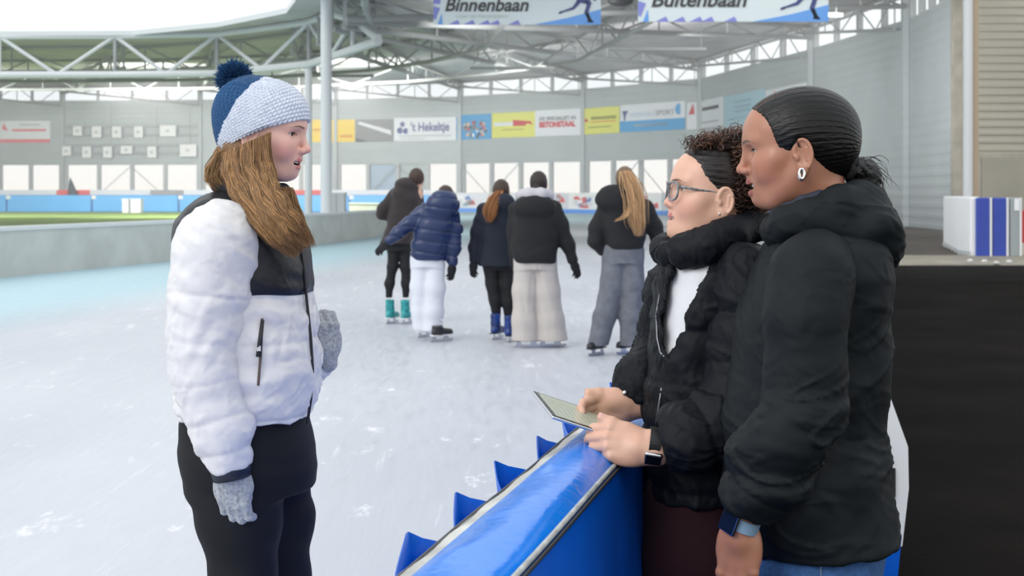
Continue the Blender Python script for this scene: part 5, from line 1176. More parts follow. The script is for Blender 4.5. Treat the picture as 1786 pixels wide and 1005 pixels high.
    def sdisp(Q, N):
        t = along(cs, Q); lo_ = np.clip((t-.20)/.1, 0, 1); d = (.0010+.0085*lo_)*folds(Q, (-.25, .1, 1), 58, 21)+(.001+.0065*lo_)*folds(Q, (.5, .1, .8), 44, 4)+.003*wob(Q, 22, 7)+(.002+.006*lo_)*crease(Q, 22, 8, (.7, 1, 1.5)); return d-.004*np.exp(-np.abs(t-(LA-.035))/.003)
    solid('sleeve', [(S.prim(), .005)], Mj, jk, disp=sdisp)
    pts = [(1425, 455, .135, .062), (1415, 480, .16, .07), (1400, 600, .17, .06), (1380, 720, .17, .06), (1330, 830, .10, .05), (1318, 860, .08, .04)]
    S = Sdf().chain([(J(a, b, c), r) for a, b, c, r in pts], .03, .05); solid('sleeve', [(S.prim(), .007)], Mj, jk)
    # hood and collar
    Hd = Sdf().chain([(J(1358, 400, -.02), .030), (J(1372, 392, -.075), .031), (J(1415, 378, -.095), .031), (J(1462, 358, -.088), .036), (J(1505, 352, -.04), .036), (J(1512, 350, .03), .036), (J(1465, 360, .085), .034), (J(1410, 378, .09), .031), (J(1368, 394, .06), .030), (J(1358, 400, -.02), .030)], .015)
    Hd.add(ellf(J(1500, 396, 0), (.064, .135, .070), frame((.75, 0, -.6), (0, 0, 1))), .03).add(ellf(J(1528, 432, 0), (.036, .105, .052)), .04).add(ellf(J(1455, 400, -.085), (.075, .040, .030), frame((1, 0, -.35), (0, 0, 1))), .03)
    def hdisp(Q, N): return .004*crease(Q, 18, 5, (1, 1, 1.4))+.006*folds(Q, (.75, .1, .65), 55, 31)+.004*folds(Q, (.2, .5, 1), 48, 12)+.003*wob(Q, 25, 3)
    solid('hood', [(Hd.prim(), .005)], Mj, jk, disp=hdisp)
    In = Sdf().chain([(J(1352, 372, -.02), .012), (J(1372, 366, -.064), .012), (J(1400, 352, -.085), .011), (J(1430, 340, -.083), .010)], .01); solid('collar_lining', [(In.prim(), .004)], mat('navy_lining', (.012, .018, .035), .7), jk)
    # seams
    se = [J(1345, 432, -.16)+np.array((0, -.0, 0))]
    # ---- jeans
    rows = [(zy(py), (l+r-2*CX)/2/s0, d0, (r-l)/2/s0, ry) for py, l, r, ry in ((900, 1320, 1530, .15), (950, 1312, 1534, .168), (1005, 1311, 1522, .172), (1050, 1316, 1518, .165))]
    L = Sdf().add(loftf(rows, 2.3)); L.chain([(J(1412, 1040, -.085), .10), (J(1404, 1250, -.085), .065), (J(1412, 1420, -.085), .055), (J(1418, 1590, -.085), .05)], .05, .04).chain([(J(1424, 1040, .085), .10), (J(1420, 1250, .085), .065), (J(1428, 1420, .085), .055), (J(1434, 1590, .085), .05)], .05, .04)
    solid('jeans', [(L.prim(), .007)], mat('blue_denim', (.028, .095, .25), .8, noise=.25, nscale=90, bump=.5, bscale=350, bdist=.002), root, disp=lambda Q, N: .002*folds(Q, (.1, .1, 1), 40, 2))
    k = J(1431, 960, -.178); MB().tube([Vector(J(1431, 955, -.172)), Vector(J(1432, 1005, -.178)), Vector(J(1433, 1060, -.17))], .0012, 4).build('stitching', mat('denim_stitch', (.18, .26, .38), .8), root)
    for dy in (-.085, .085):
        S = Sdf().chain([(J(1430, 1635, dy), .036), (J(1345, 1645, dy), .030)], .02).add(capf(J(1425, 1590, dy), J(1430, 1635, dy), .045, .04), .03); S.cut((lambda Q: Q[:, 2]-.006, None, None), .004)
        solid('shoe', [(S.prim(), .008)], mat('dark_shoe', (.02, .02, .022), .6), root)
    smart_watch(root, J(1293, 909, -.204), J(1289, 915, -.205)-J(1302, 880, -.21), (-.75, -.65, .15), .033, mat('pale_blue_strap', (.22, .34, .46), .5), mat('silver_case', (.62, .62, .64), .2, 1), sz=.022)
    return root
person3()
# ------------------------------------------------------------------ person: woman with glasses and the tablet
def person2():
    d0 = 2.72; s0 = F/d0; J = lambda px, py, dy=0: np.array(P(px, py, d0+dy)); zy = lambda py, dd=0: CH-(py-HY)*(d0+dd)/F
    th = math.radians(5); sc = .955; R = frame((-math.cos(th), -math.sin(th), .10), (0, 0, 1)); O = np.array((.431, d0, 1.4525)); HL = lambda x, y, z: O+R@np.array((x, y, z))*sc
    pr = dict(open=.62, smile=1.0, nose=-.004, nosew=1.2, lip=1.02, neck=(-.06, 0, -.13), neckr=.052, lash=(.03, .015, .012), eye=-.0012, fat=.010)
    H = head_sdf(pr); H.add(ellf((.035, 0, -.084), (.050, .038, .022)), .03); cut_lids(H, pr)
    body = Sdf().chain([(HL(-.06, 0, -.12), .045), (J(1265, 520), .055), (J(1245, 650), .075), (J(1235, 800), .08)], .05)
    body.chain([(J(1260, 490, -.08), .03), (J(1298, 530, -.13), .03), (J(1286, 700, -.165), .03), (J(1150, 772, -.19), .026)], .03).chain([(J(1200, 470, .1), .05), (J(1190, 520, .16), .035), (J(1160, 640, .19), .032), (J(1112, 700, .07), .024)], .03)
    body.chain([(J(1215, 870, -.08), .07), (J(1210, 1150, -.08), .055), (J(1220, 1450, -.08), .036)], .03).chain([(J(1225, 870, .08), .07), (J(1225, 1150, .08), .055), (J(1235, 1450, .08), .036)], .03)
    hL, tL = hand(J(1131, 784, -.196), (-1, .06, .16), (-.05, -.88, .40), 1, [(.62, .75, .45), (.72, .8, .5), (.82, .85, .5), (.95, .9, .5)], spread=.05, sc=.93, fat=1.12, thumb_pose=(.42, -.10, .12), wrist=J(1152, 774, -.190))
    hR, tR = hand(J(1108, 706, .060), (-1, -.10, -.10), (.05, .88, .35), -1, [(.45, .7, .4), (.55, .8, .45), (.65, .85, .5), (.75, .85, .5)], spread=.05, sc=.93, fat=1.12, thumb_pose=(.38, -.20, .18), wrist=J(1124, 696, .06))
    skin = mat('skin_tan', (.5, .3, .2), .40, attr=[('Col', 0, None)], sss=.10, bump=.10, bscale=900, bdist=.0006, spec=.5)
    col = skin_col((.68, .40, .29), (.50, .17, .16), (.07, .035, .022), pr, R, O, sc, blush=(.05, -.14, -.10))
    root = solid('person', [(placed(H, O, R, sc), .0014), (body.prim(), .012), (hL.prim(), .0018), (hR.prim(), .0018)], skin, attrs={'Col': col}, root_loc=Vector((.42, d0, 0)))
    tag(root, 'woman with glasses and curly brown ponytail in a black puffer jacket holding a tablet', 'person')
    eyes_teeth(root, O, R, pr, (.05, .025, .012), sc, gaze=(1, -.05, .05))
    # nails
    Mn = mat('nail', (.72, .42, .36), .25)
    for tips in (tL, tR):
        p, d, n_, r = tips[4]; Rn = np.stack([_nz(d), _nz(np.cross(n_, d)), _nz(n_-d*(n_@d)/(d@d))], 1); S = Sdf().add(ellf(p+Rn[:, 2]*r*.80+Rn[:, 0]*.001, (.0070, .0052, .0020), Rn)); solid('nail', [(S.prim(), .0008)], Mn, root)
    e = HL(.000, .0775, -.0300); MB().ball(e+np.array((0, -.0015, 0)), .0032, 8).build('earring', mat('pearl_stud', (.75, .72, .66), .15, .6), root, smooth=True)
    # ---- glasses
    Mg = mat('grey_tortoise_frame', (.05, .055, .06), .2, noise=.9, nscale=160, ncol=(.24, .27, .29), coat=.4)
    gl = empty('glasses', HL(.1, 0, .012)-np.array(root.location), root)
    for s_ in (1, -1):
        rim = []
        for a in np.linspace(0, 2*math.pi, 29):
            y = .0225*np.sign(math.cos(a))*abs(math.cos(a))**.8; z = .0200*np.sign(math.sin(a))*abs(math.sin(a))**.8+(.003 if math.sin(a) > 0 else 0)*abs(math.cos(a)); yy = .033+y; rim.append(Vector(HL(.1015-.16*(yy-.02)**1*.5-.8*max(yy-.03, 0)**1*.35, s_*yy, .0105+z)))
        MB().tube(rim, .0023, 8, caps=False).build('rim', Mg, gl, smooth=True)
        cen = sum(rim[:-1], Vector())/len(rim[:-1]); g = MB().add([cen]+rim[:-1], [(0, 1+i, 1+(i+1) % 28) for i in range(28)]).build('lens', mat('lens_glass', (1, 1, 1), .02) if False else M_LENS, gl)
        tp = [HL(.088, s_*.056, .0210), HL(.083, s_*.0650, .0205), HL(.05, s_*.0700, .0185), HL(.0, s_*.0740, .0165), HL(-.018, s_*.0750, .013), HL(-.032, s_*.0745, -.004)]
        MB().tube([Vector(q) for q in tp], [.0028, .0030, .0024, .0019, .0019, .0016], 8).build('temple_arm', Mg, gl, smooth=True)
    MB().tube([Vector(HL(.1000, s, .0145+z)) for s, z in ((-.0115, 0), (-.005, .0035), (.005, .0035), (.0115, 0))], .0018, 8).build('bridge', Mg, gl, smooth=True)
    # ---- hair
    C = Sdf().add(ellf((-.010, 0, .046), (.0925, .0765, .0830))).add(ellf((.030, 0, .045), (.0655, .0630, .0650)), .03).add(ellf((-.045, 0, .035), (.065, .070, .075)), .03).add(ellf((-.05, 0, -.01), (.055, .060, .050)), .03)
    def front(Q):
        x, y, z = Q.T; ay = np.abs(y); lim = np.interp(z, [-.06, -.03, -.01, .012, .022, .03, .056, .075, .0985, .12], [-.08, -.045, -.035, -.022, .006, .016, .040, .048, .060, .066])+.012*(1-np.clip(ay/.06, 0, 1)**2); return x-lim+.0008*np.sin(z*700)*(z > .01)+.0005*np.sin(z*1700)
    for s_ in (1, -1): C.cut(ellf((-.010, s_*.082, -.002), (.0205, .018, .0325)), .004)
    C.cut((lambda Q: -front(Q), None, None), .003); C.cut((lambda Q: Q[:, 2]+.055, None, None), .01)
    Mh = mat('slicked_brown_hair', (.009, .006, .005), .38, bump=.6, bscale=100, stretch=(.3, 2.4, 2.4), bdist=.004, spec=.5)
    hc = hair_cap(root, O, R, sc, C, Mh, disp=lambda Q, N: .0007*np.sin(((Q-O.astype(np.float32))@R.astype(np.float32))[:, 2]*520+2*wob(Q, 30, 2)), h=.0018)
    B = Sdf().add(ellf(J(1294, 288, 0), (.038, .05, .050))).add(ellf(J(1306, 340, .0), (.024, .045, .055)), .03).add(ellf(J(1262, 256, 0), (.040, .05, .016)), .02)
    cu = solid('curly_ponytail', [(B.prim(), .004)], mat('dark_curl_base', (.022, .010, .006), .7, bump=1, bscale=80, bdist=.01), hc)
    rs = np.random.RandomState(12); n = 1150; K_ = 40; t = np.linspace(0, 1, K_); paths = np.zeros((n, K_, 3)); rad = rs.uniform(.0008, .0017, n)
    for i in range(n):
        a = rs.rand()
        if a < .66: c0 = np.array((rs.uniform(1276, 1326), rs.uniform(240, 335)))+np.array((abs(rs.normal())*4+(6 if a > .3 else 0), rs.normal()*3)); dy = rs.uniform(-.075, .07); L_ = rs.uniform(.03, .085); fl = np.array((rs.normal()*.2+.12, rs.normal()*.25, -1.))
        elif a < .86: c0 = np.array((rs.uniform(1220, 1300), 0)); c0[1] = 255-(c0[0]-1220)*.22+rs.normal()*3.5; dy = rs.uniform(-.05, .06); L_ = rs.uniform(.02, .05); fl = np.array((-.9+rs.normal()*.5, rs.normal()*.4, .05+rs.normal()*.3))
        else: c0 = np.array((rs.uniform(1285, 1325), rs.uniform(330, 368))); dy = rs.uniform(-.05, .05); L_ = rs.uniform(.03, .07); fl = np.array((.25+rs.normal()*.3, rs.normal()*.2, -1.))
        p0 = J(c0[0], c0[1], dy); fl = _nz(fl); u = _nz(np.cross(fl, (.3, 1, .2))); w = np.cross(fl, u); rr = rs.uniform(.0035, .0085); tw = L_/rs.uniform(.009, .015)*2*math.pi*rs.choice((-1, 1)); ph = rs.uniform(0, 6.28)
        ctr = p0+fl*(t*L_)[:, None]+np.array((.012*rs.normal(), .012*rs.normal(), 0))*(t**2)[:, None]; paths[i] = ctr+(u*np.cos(tw*t+ph)[:, None]+w*np.sin(tw*t+ph)[:, None])*rr*np.interp(t, [0, .2, 1], [.5, 1, .8])[:, None]
    cols = np.array((.085, .036, .019))*(.25+1.5*rs.rand(n, 1)**1.6); strands('curls', paths, rad, mat('brown_curls', attr=[('Col', 0, None)], rough=.35), hc, 4, cols)
    n = 420; paths = np.zeros((n, 8, 3)); t = np.linspace(0, 1, 8)                  # slicked edge hairs
    C2 = Sdf().add(ellf((-.010, 0, .046), (.0930, .0770, .0835))).add(ellf((-.045, 0, .035), (.0655, .0705, .0755)), .03).add(ellf((-.05, 0, -.01), (.0555, .0605, .0505)), .03)
    z0 = rs.uniform(.018, .11, n); x0 = np.interp(z0, [.018, .03, .056, .075, .0985, .12], [.010, .018, .044, .052, .064, .07])+rs.rand(n)*.006
    for k in range(8):
        v = np.stack([x0-.085*t[k], .07*np.ones(n), z0+.018*t[k]], 1)
        for _ in range(6):
            d = C2(v.astype(np.float32)); e_ = 1e-3; g = np.stack([C2((v+np.eye(3)[q]*e_).astype(np.float32))-d for q in range(3)], 1)/e_; v = v-g*(d/np.maximum((g**2).sum(1), .2))[:, None]
        paths[:, k] = v
    strands('hair_strands', O+(paths.reshape(-1, 3)@R.T).reshape(n, 8, 3)*sc, rs.uniform(.0003, .0006, n), mat('dark_brown_strand', (.02, .012, .009), .3), hc, 3)
    # ---- jacket
    Mj = mat('black_puffer_fabric', (.0045, .0058, .0092), .62, bump=.3, bscale=16, bdist=.012, noise=.05, nscale=12, spec=.2)
    rows = [(zy(py), (l+r-2*CX)/2/s0, d0, (r-l)/2/s0, ry) for py, l, r, ry in ((425, 1185, 1310, .09), (445, 1160, 1325, .13), (470, 1148, 1336, .165), (520, 1138, 1322, .17), (600, 1130, 1312, .165), (700, 1124, 1308, .165), (800, 1122, 1306, .165), (860, 1124, 1304, .165))]
    T = Sdf().add(loftf(rows, 2.4, w=5)); shirt_rows = [(z, cx, cy, rx-(.022 if z < zy(480) else .012), ry-.022) for z, cx, cy, rx, ry in rows]
    pv = [(J(1206, 430), .030), (J(1194, 455), .029), (J(1177, 500), .026), (J(1162, 550), .019), (J(1157, 590), .010), (J(1155, 615), .002)]
    V2 = Sdf().chain([((p[0], 0, p[2]), r) for p, r in pv], .01)
    T.cut((lambda Q: np.maximum(V2(Q*A_(1, 0, 1)), Q[:, 1]-d0+.01), None, None), .006)
    Sh = Sdf().add(loftf(shirt_rows, 2.4, w=5)); Sh.add(ellf(J(1222, 432, -.01), (.058, .062, .05)), .03); Sh.keep((lambda Q: zy(760)-Q[:, 2], None, None), .01)
    solid('shirt', [(Sh.prim(), .006)], mat('white_ribbed_shirt', (.72, .72, .74), .8, bump=.3, bscale=60, bdist=.004), root, disp=lambda Q, N: .002*folds(Q, (1, 0, .3), 130, 3))
    def tdisp(Q, N):
        z = Q[:, 2]; d = 0
        for py in (560, 655, 745, 835): d = d-.006*np.exp(-np.abs(z-zy(py)+.006*wob(Q, 10, py))/.010)
        return d+.0045*crease(Q, 34, 4, (1.5, 1, .8))+.004*folds(Q, (.9, .1, .35), 90, 5)+.004*wob(Q, 26, 2)+.003*folds(Q, (.1, .1, 1), 90, 8)
    jk = solid('puffer_jacket', [(T.prim(), .005)], Mj, root, disp=tdisp)
    def sleeve(pts, seams, h=.0045):
        S = Sdf().chain([(J(a, b, c), r) for a, b, c, r in pts], .03, .045); e = J(*pts[-1][:3]); b = J(*pts[-2][:3]); S.keep(planef(e+_nz(e-b)*.006, e-b), .006); cs = [J(*p[:3]) for p in pts]
        def dsp(Q, N):
            t = along(cs, Q); d = 0
            for s in seams: d = d-.0065*np.exp(-np.abs(t-s+.006*wob(Q, 14, 3))/.008)
            return d+.0045*crease(Q, 32, 4, (1, 1, 1))+.004*folds(Q, (.5, .1, 1), 95, 4)+.003*wob(Q, 30, 9)
        return solid('sleeve', [(S.prim(), h)], Mj, jk, disp=dsp)
    a_ = sleeve([(1296, 478, -.12, .068), (1306, 520, -.135, .072), (1298, 600, -.15, .070), (1288, 690, -.165, .068), (1258, 742, -.19, .068), (1205, 762, -.205, .062), (1180, 766, -.195, .052), (1160, 770, -.192, .045)], (.09, .19, .29, .37, .45, .505))
    b_ = sleeve([(1195, 478, .13, .065), (1180, 520, .16, .072), (1168, 590, .19, .066), (1150, 640, .20, .060), (1120, 664, .085, .052), (1102, 702, .062, .041)], (.09, .18, .27))
    for p in (J(1140, 744, -.238), J(1090, 684, .005)):
        pass
    Mc = mat('snap_metal', (.6, .6, .6), .25, 1)
    for c, sl_ in ((J(1166, 738, -.236), a_), (J(1090, 686, .025), b_)): MB().ball(c, .0062, 8, sc=(1, .5, 1)).build('snap_button', Mc, jk, smooth=True)
    Cn = Sdf().chain([(J(1196, 440, -.112), .036), (J(1232, 430, -.125), .037), (J(1275, 410, -.105), .036), (J(1310, 396, -.05), .034), (J(1318, 392, .02), .034), (J(1290, 398, .085), .034), (J(1235, 415, .10), .034), (J(1185, 426, .085), .033), (J(1160, 432, .04), .031), (J(1158, 438, -.015), .030), (J(1168, 444, -.055), .026)], .008)
    Cn.add(capf(J(1180, 424, -.10), J(1280, 392, -.10), .016, .016), .02)
    solid('collar', [(Cn.prim(), .004)], mat('black_puffer_fabric', (0,0,0)), jk, disp=lambda Q, N: .0035*folds(Q, (1, .1, .25), 120, 5)+.002*wob(Q, 30, 4)+.0035*crease(Q, 36, 4, (1.6, 1, .7)))
    # zips either side of the opening
    Mz = mat('zip_teeth', (.25, .26, .28), .4, .5, noise=.6, nscale=600)
    f_, lo_, hi_ = T.prim()
    def on_front(px, py, off=.003):
        """where the sight line of this pixel first meets the jacket"""
        ys = np.linspace(d0-.30, d0+.1, 400); pts = np.stack([(px-CX)*ys/F, ys, CH-(py-HY)*ys/F], 1).astype(np.float32); v = f_(pts); k = np.argmax(v < 0) if (v < 0).any() else 200; return Vector(pts[k])+Vector((0, -off, 0))
    MB().tube([on_front(a, b, .004) for a, b in ((1219, 455), (1201, 500), (1181, 545), (1170, 580), (1163, 612), (1153, 680), (1144, 738))], .0022, 6).build('zip', Mz, jk, smooth=True)
    MB().tube([on_front(a, b, .004) for a, b in ((1168, 455), (1152, 500), (1144, 550), (1146, 590), (1151, 614), (1158, 622))], .0020, 6).build('zip', Mz, jk, smooth=True)
    # ---- trousers
    rows = [(zy(py), (l+r-2*CX)/2/s0, d0, (r-l)/2/s0, ry) for py, l, r, ry in ((800, 1135, 1320, .15), (860, 1122, 1300, .155), (940, 1120, 1300, .16), (1010, 1125, 1298, .16))]
    L = Sdf().add(loftf(rows, 2.3)); L.chain([(J(1212, 1000, -.085), .10), (J(1205, 1200, -.085), .065), (J(1214, 1360, -.085), .058), (J(1222, 1470, -.085), .05)], .05, .04).chain([(J(1224, 1000, .085), .10), (J(1218, 1200, .085), .065), (J(1226, 1360, .085), .058), (J(1234, 1455, .085), .05)], .05, .04)
    solid('trousers', [(L.prim(), .008)], mat('burgundy_cloth', (.022, .0015, .005), .9, bump=.3, bscale=30), root)
    for dy in (-.085, .085):
        S = Sdf().chain([(J(1235, 1500, dy), .036), (J(1150, 1506, dy), .030)], .02).add(capf(J(1230, 1460, dy), J(1235, 1500, dy), .045, .04), .03); S.cut((lambda Q: Q[:, 2]-.006, None, None), .004)
        solid('shoe', [(S.prim(), .008)], mat('dark_shoe', (.02, .02, .022), .6), root)
    smart_watch(root, J(1140, 777, -.192), (-1, .06, .14), (.05, -.80, -.60), .0375, mat('black_strap', (.01, .01, .011), .5), mat('silver_case', (.6,.6,.6)), sz=.018)
    MB().tube([Vector(J(1120, 700, .055)+.03*(np.array((.0, math.cos(a), .0))+np.array((.25, 0, 1.0))*math.sin(a)*.92)) for a in np.linspace(0, 2*math.pi, 25)], .0009, 5, caps=False).build('bracelet', mat('gold_chain', (.8, .55, .3), .25, 1), root, smooth=True)
    # ---- tablet
    A = np.array(P(929, 682, 2.77)); B = np.array(P(963, 725, 2.535)); dr = _nz(np.array(P(1039, 752, 2.535))-B); ux = dr; uy = A-B; Wt = np.linalg.norm(uy); uy = uy/Wt; ux = _nz(ux-uy*(ux@uy)); un = np.cross(ux, uy); un = un if un[2] > 0 else -un; Lt = .178
    cT = B+ux*Lt/2+uy*Wt/2; Rt = np.stack([ux, uy, un], 1)
    tb = solid('tablet', [(Sdf().add(boxf(cT-un*.0035, (Lt/2, Wt/2, .0036), .003, Rt)).prim(), .0014)], mat('silver_aluminium', (.66, .67, .70), .3, .9), None, root_loc=Vector(cT-un*.0035)); tag(tb, 'silver tablet with a pale screen held in both hands over the dasher', 'tablet')
    Mt = Matrix(((ux[0], uy[0], un[0], cT[0]), (ux[1], uy[1], un[1], cT[1]), (ux[2], uy[2], un[2], cT[2]), (0, 0, 0, 1)))
    bz = MB().box((-Lt/2+.0015, -Wt/2+.0015, -.0002), (Lt/2-.0015, Wt/2-.0015, .0008), M=Mt).build('bezel', mat('black_glass', (.005, .005, .006), .1), tb)
    scn = MB().box((-Lt/2+.011, -Wt/2+.011, .0008), (Lt/2-.011, Wt/2-.011, .0012), M=Mt).build('screen', mat('screen_page', (.46, .49, .38), .25, emit=.10), tb)
    for k in range(11): MB().box((-Lt/2+.020+.012*k, -Wt/2+.02, .0012), (-Lt/2+.0225+.012*k, Wt/2-.03-.04*((k*37) % 5)/5, .0014), M=Mt).build('text_line', mat('screen_text', (.36, .39, .31), .3), scn)
    return root
_nt = None
M_LENS = bpy.data.materials.new('spectacle_lens'); M_LENS.use_nodes = True
_n2 = M_LENS.node_tree; _n2.nodes.clear(); _o2 = nd(_n2, 'ShaderNodeOutputMaterial'); _t2 = nd(_n2, 'ShaderNodeBsdfTransparent'); _g2 = nd(_n2, 'ShaderNodeBsdfGlossy'); _g2.inputs['Roughness'].default_value = .03; _x2 = nd(_n2, 'ShaderNodeMixShader'); _x2.inputs[0].default_value = .10
_n2.links.new(_t2.outputs[0], _x2.inputs[1]); _n2.links.new(_g2.outputs[0], _x2.inputs[2]); _n2.links.new(_x2.outputs[0], _o2.inputs[0])
person2()
# ------------------------------------------------------------------ the five skaters walking away
def skater(label, d, z, head, hair, jacket, jrows, arms, legs, jm, pm, gm, bootm, trimm, boots, hood=None, hips=None, hr=.098, skinc=(.62, .38, .28), tail=None, extra=None, flare=False):
    """all positions are (zoomed x, zoomed y) pairs read off the photograph's skater group, turned into metres at distance d"""
    Z = lambda x, y, dy=0: np.array(P(640+x/2.793, 280+y/2.793, d+dy)); s = F/d
    fx = sum(b[0] for b in boots)/2; rl = Vector((Z(fx, 0)[0], d, 0))
    B = Sdf(); hc = Z(*head); B.add(ellf(hc, (.072, .090, .105))); B.add(ellf(hc+np.array((.028, .05, -.035)), (.045, .05, .06)), .03); B.add(capf(hc+np.array((0, -.01, -.05)), hc+np.array((0, -.02, -.20)), .05, .06), .03)
    B.add(ellf(hc+np.array((.028, .105, -.028)), (.012, .016, .016)), .015)
    for sx in (-1, 1): B.add(ellf(hc+np.array((sx*.074, .005, -.015)), (.010, .018, .030)), .006)
    jr = [((CH-(280+y/2.793-HY)*d/F), (Z(l, y)[0]+Z(r, y)[0])/2, d, (Z(r, y)[0]-Z(l, y)[0])/2, ry) for y, l, r, ry in jrows]
    B.chain([(hc-np.array((0, .02, .18)), .06), (np.array((jr[2][1], d, jr[2][0])), .09), (np.array((jr[-1][1], d, jr[-1][0]+.08)), .06)], .05)
    for a in arms: B.chain([(Z(x, y, dy), r*.5) for x, y, dy, r in a], .02)
    for L in legs: B.chain([(Z(x, y-(0 if k < len(L)-1 else 40), dy), min(r*.5, .032)) for k, (x, y, dy, r) in enumerate(L)], .02)
    root = solid('person', [(B.prim(), .011)], mat('skin_'+str(skinc), skinc, .5), root_loc=rl); tag(root, label, 'person')
    for sx in (-1, 1): MB().ball(hc+np.array((.028+sx*.026, .088, .0)), .010, 6).build('eye', M_WHITE, root, smooth=True)
    hm = mat('hair_'+str(hair), hair, .5, bump=.8, bscale=60, stretch=(3, 3, .6), bdist=.01)
    Hs = Sdf().add(ellf(hc+np.array((-.004, -.012, .012)), (.085, .098, .108))); Hs.cut((lambda Q: -((Q-hc.astype(np.float32))@A_(.55, 1, -.35)-.045), None, None), .01)
    if tail == 'bun': Hs.add(ellf(hc+np.array((-.03, -.095, -.045)), (.035, .03, .03)), .015)
    hs = solid('hair', [(Hs.prim(), .008)], hm, root, disp=lambda Q, N: .002*np.sin(Q[:, 0]*260+3*wob(Q, 20, 3)))
    if tail not in (None, 'bun'):
        for pts, rr, nn in tail:
            rs = np.random.RandomState(int(pts[0][0])); K_ = 14; t = np.linspace(0, 1, K_); kx = np.linspace(0, 1, len(pts)); paths = np.zeros((nn, K_, 3))
            for i in range(nn):
                u = rs.normal(size=3)*np.array((1, .5, .3))*rr*.55; L_ = rs.uniform(.8, 1.03); sp = np.interp(t*L_, [0, .3, .8, 1], [.5, 1, 1, .5])
                for k in range(3): paths[i, :, k] = np.interp(t*L_, kx, [Z(*p)[k] for p in pts])+u[k]*sp+.004*np.sin(t*9+i % 5)
            c0 = np.array(tail_col); cols = c0*(.5+.8*rs.rand(nn, 1)); strands('ponytail', paths, .0032, mat('tail_strands', attr=[('Col', 0, None)], rough=.5), hs, 4, cols)
    # jacket
    T = Sdf().add(loftf(jr, 2.4, w=4))
    for a in arms[:]: T.chain([(Z(x, y, dy), r) for x, y, dy, r in a], .05, .05)
    if hood:
        for (x, y, dy, rx, ry, rz) in hood: T.add(ellf(Z(x, y, dy), (rx, ry, rz)), .03)
    qa = 0 if 'puffer' not in jacket else 1
    def disp(Q, N):
        v = .006*folds(Q, (.2, .1, 1), 34, int(d*10) % 97)+.004*wob(Q, 22, 4)
        if qa:
            v = v-.016*np.exp(-np.abs(((Q[:, 2]+.15*Q[:, 0]) % .115)-.0575)/.010)
        return v
    jk = solid('jacket', [(T.prim(), .0085)], jm, root, disp=disp)
    # gloves
    for a in arms:
        if a is None: continue
        (x, y, dy, r), (x2, y2, dy2, r2) = a[-1], a[-2]; e = Z(x, y, dy); q = _nz(e-Z(x2, y2, dy2))
        if extra and extra.get('pocket') and a is arms[0]: continue
        fwd = q; h, _ = hand(e+q*r*.6, fwd, (np.sign(x-fx)*.5, -1, .1), -1 if x > fx else 1, [(.3, .5, .3), (.35, .5, .3), (.4, .5, .3), (.45, .5, .3)], fat=1.25, sc=.95, wrist=e)
        solid('glove', [(h.prim(), .005)], gm, root)
    # trousers
    L_ = Sdf()
    if hips:
        hp = [((CH-(280+y/2.793-HY)*d/F), (Z(l, y)[0]+Z(r, y)[0])/2, d, (Z(r, y)[0]-Z(l, y)[0])/2, ry) for y, l, r, ry in hips]; L_.add(loftf(hp, 2.2, w=3))
    for L in legs: L_.chain([(Z(x, y, dy), r) for x, y, dy, r in L], .03, .04)
    for L, hemcut in zip(legs, (0, 1)):
        e = Z(*L[-1][:3])
    yz = min(Z(*L[-1][:3])[2] for L in legs); L_.keep((lambda Q: yz-Q[:, 2], None, None), .01)
    solid('trousers', [(L_.prim(), .0085)], pm, root, disp=lambda Q, N: .004*folds(Q, (1, .1, .25) if flare else (.1, .1, 1), 55 if flare else 30, 7)+.003*wob(Q, 16, 2))
    for (x, y, fw, h, oz) in boots:
        p = G(640+x/2.793, 280+y/2.793) ; bt = boot(root, (p[0], p[1]), fw, bootm, trimm, h=h)
    if extra and 'collar' in extra:
        S = Sdf(); pts = [Z(x, y, dy) for x, y, dy in extra['collar']]; S.chain([(p, .058) for p in pts], .02, .03); solid('inner_hood', [(S.prim(), .008)], extra['cm'], root, disp=lambda Q, N: .005*folds(Q, (1, 0, .3), 70, 3))
    return root
tail_col = (.40, .17, .055)
M_sk_white = mat('white_boot', (.70, .72, .74), .4); M_teal = mat('turquoise_boot', (.03, .42, .42), .4, noise=.4, nscale=30, ncol=(.02, .16, .18)); M_bb = mat('skate_black', (.015, .015, .018), .35)
skater('skater with brown hair in a charcoal brown jacket, black leggings and turquoise skates', 14.1, 0, (243, 88), (.05, .026, .017), 'jacket',
    [(105, 165, 235, .10), (130, 150, 250, .14), (180, 122, 262, .17), (260, 105, 258, .16), (330, 92, 240, .15), (405, 64, 214, .16)],
    [[(140, 160, 0, .07), (80, 235, -.02, .06), (72, 262, 0, .055), (120, 275, .03, .045)], [(245, 160, 0, .07), (252, 250, .08, .055), (238, 330, .12, .05)]],
    [[(135, 400, 0, .085), (125, 520, 0, .055), (110, 600, 0, .05), (108, 668, 0, .036)], [(190, 400, 0, .085), (188, 520, 0, .055), (192, 600, 0, .05), (188, 668, 0, .036)]],
    mat('charcoal_brown_cloth', (.032, .025, .026), .9, sheen=.1), mat('black_leggings', (.007, .007, .009), .8), mat('black_gloves', (.008, .008, .01), .8), M_teal, M_sk_white,
    [(116, 795, (.45, 1), .27, 0), (190, 797, (.45, 1), .27, 0)], hood=[(190, 125, -.05, .13, .11, .10), (165, 160, -.08, .10, .09, .08)], hips=[(390, 95, 215, .11), (440, 100, 212, .11)], extra={'pocket': 1})
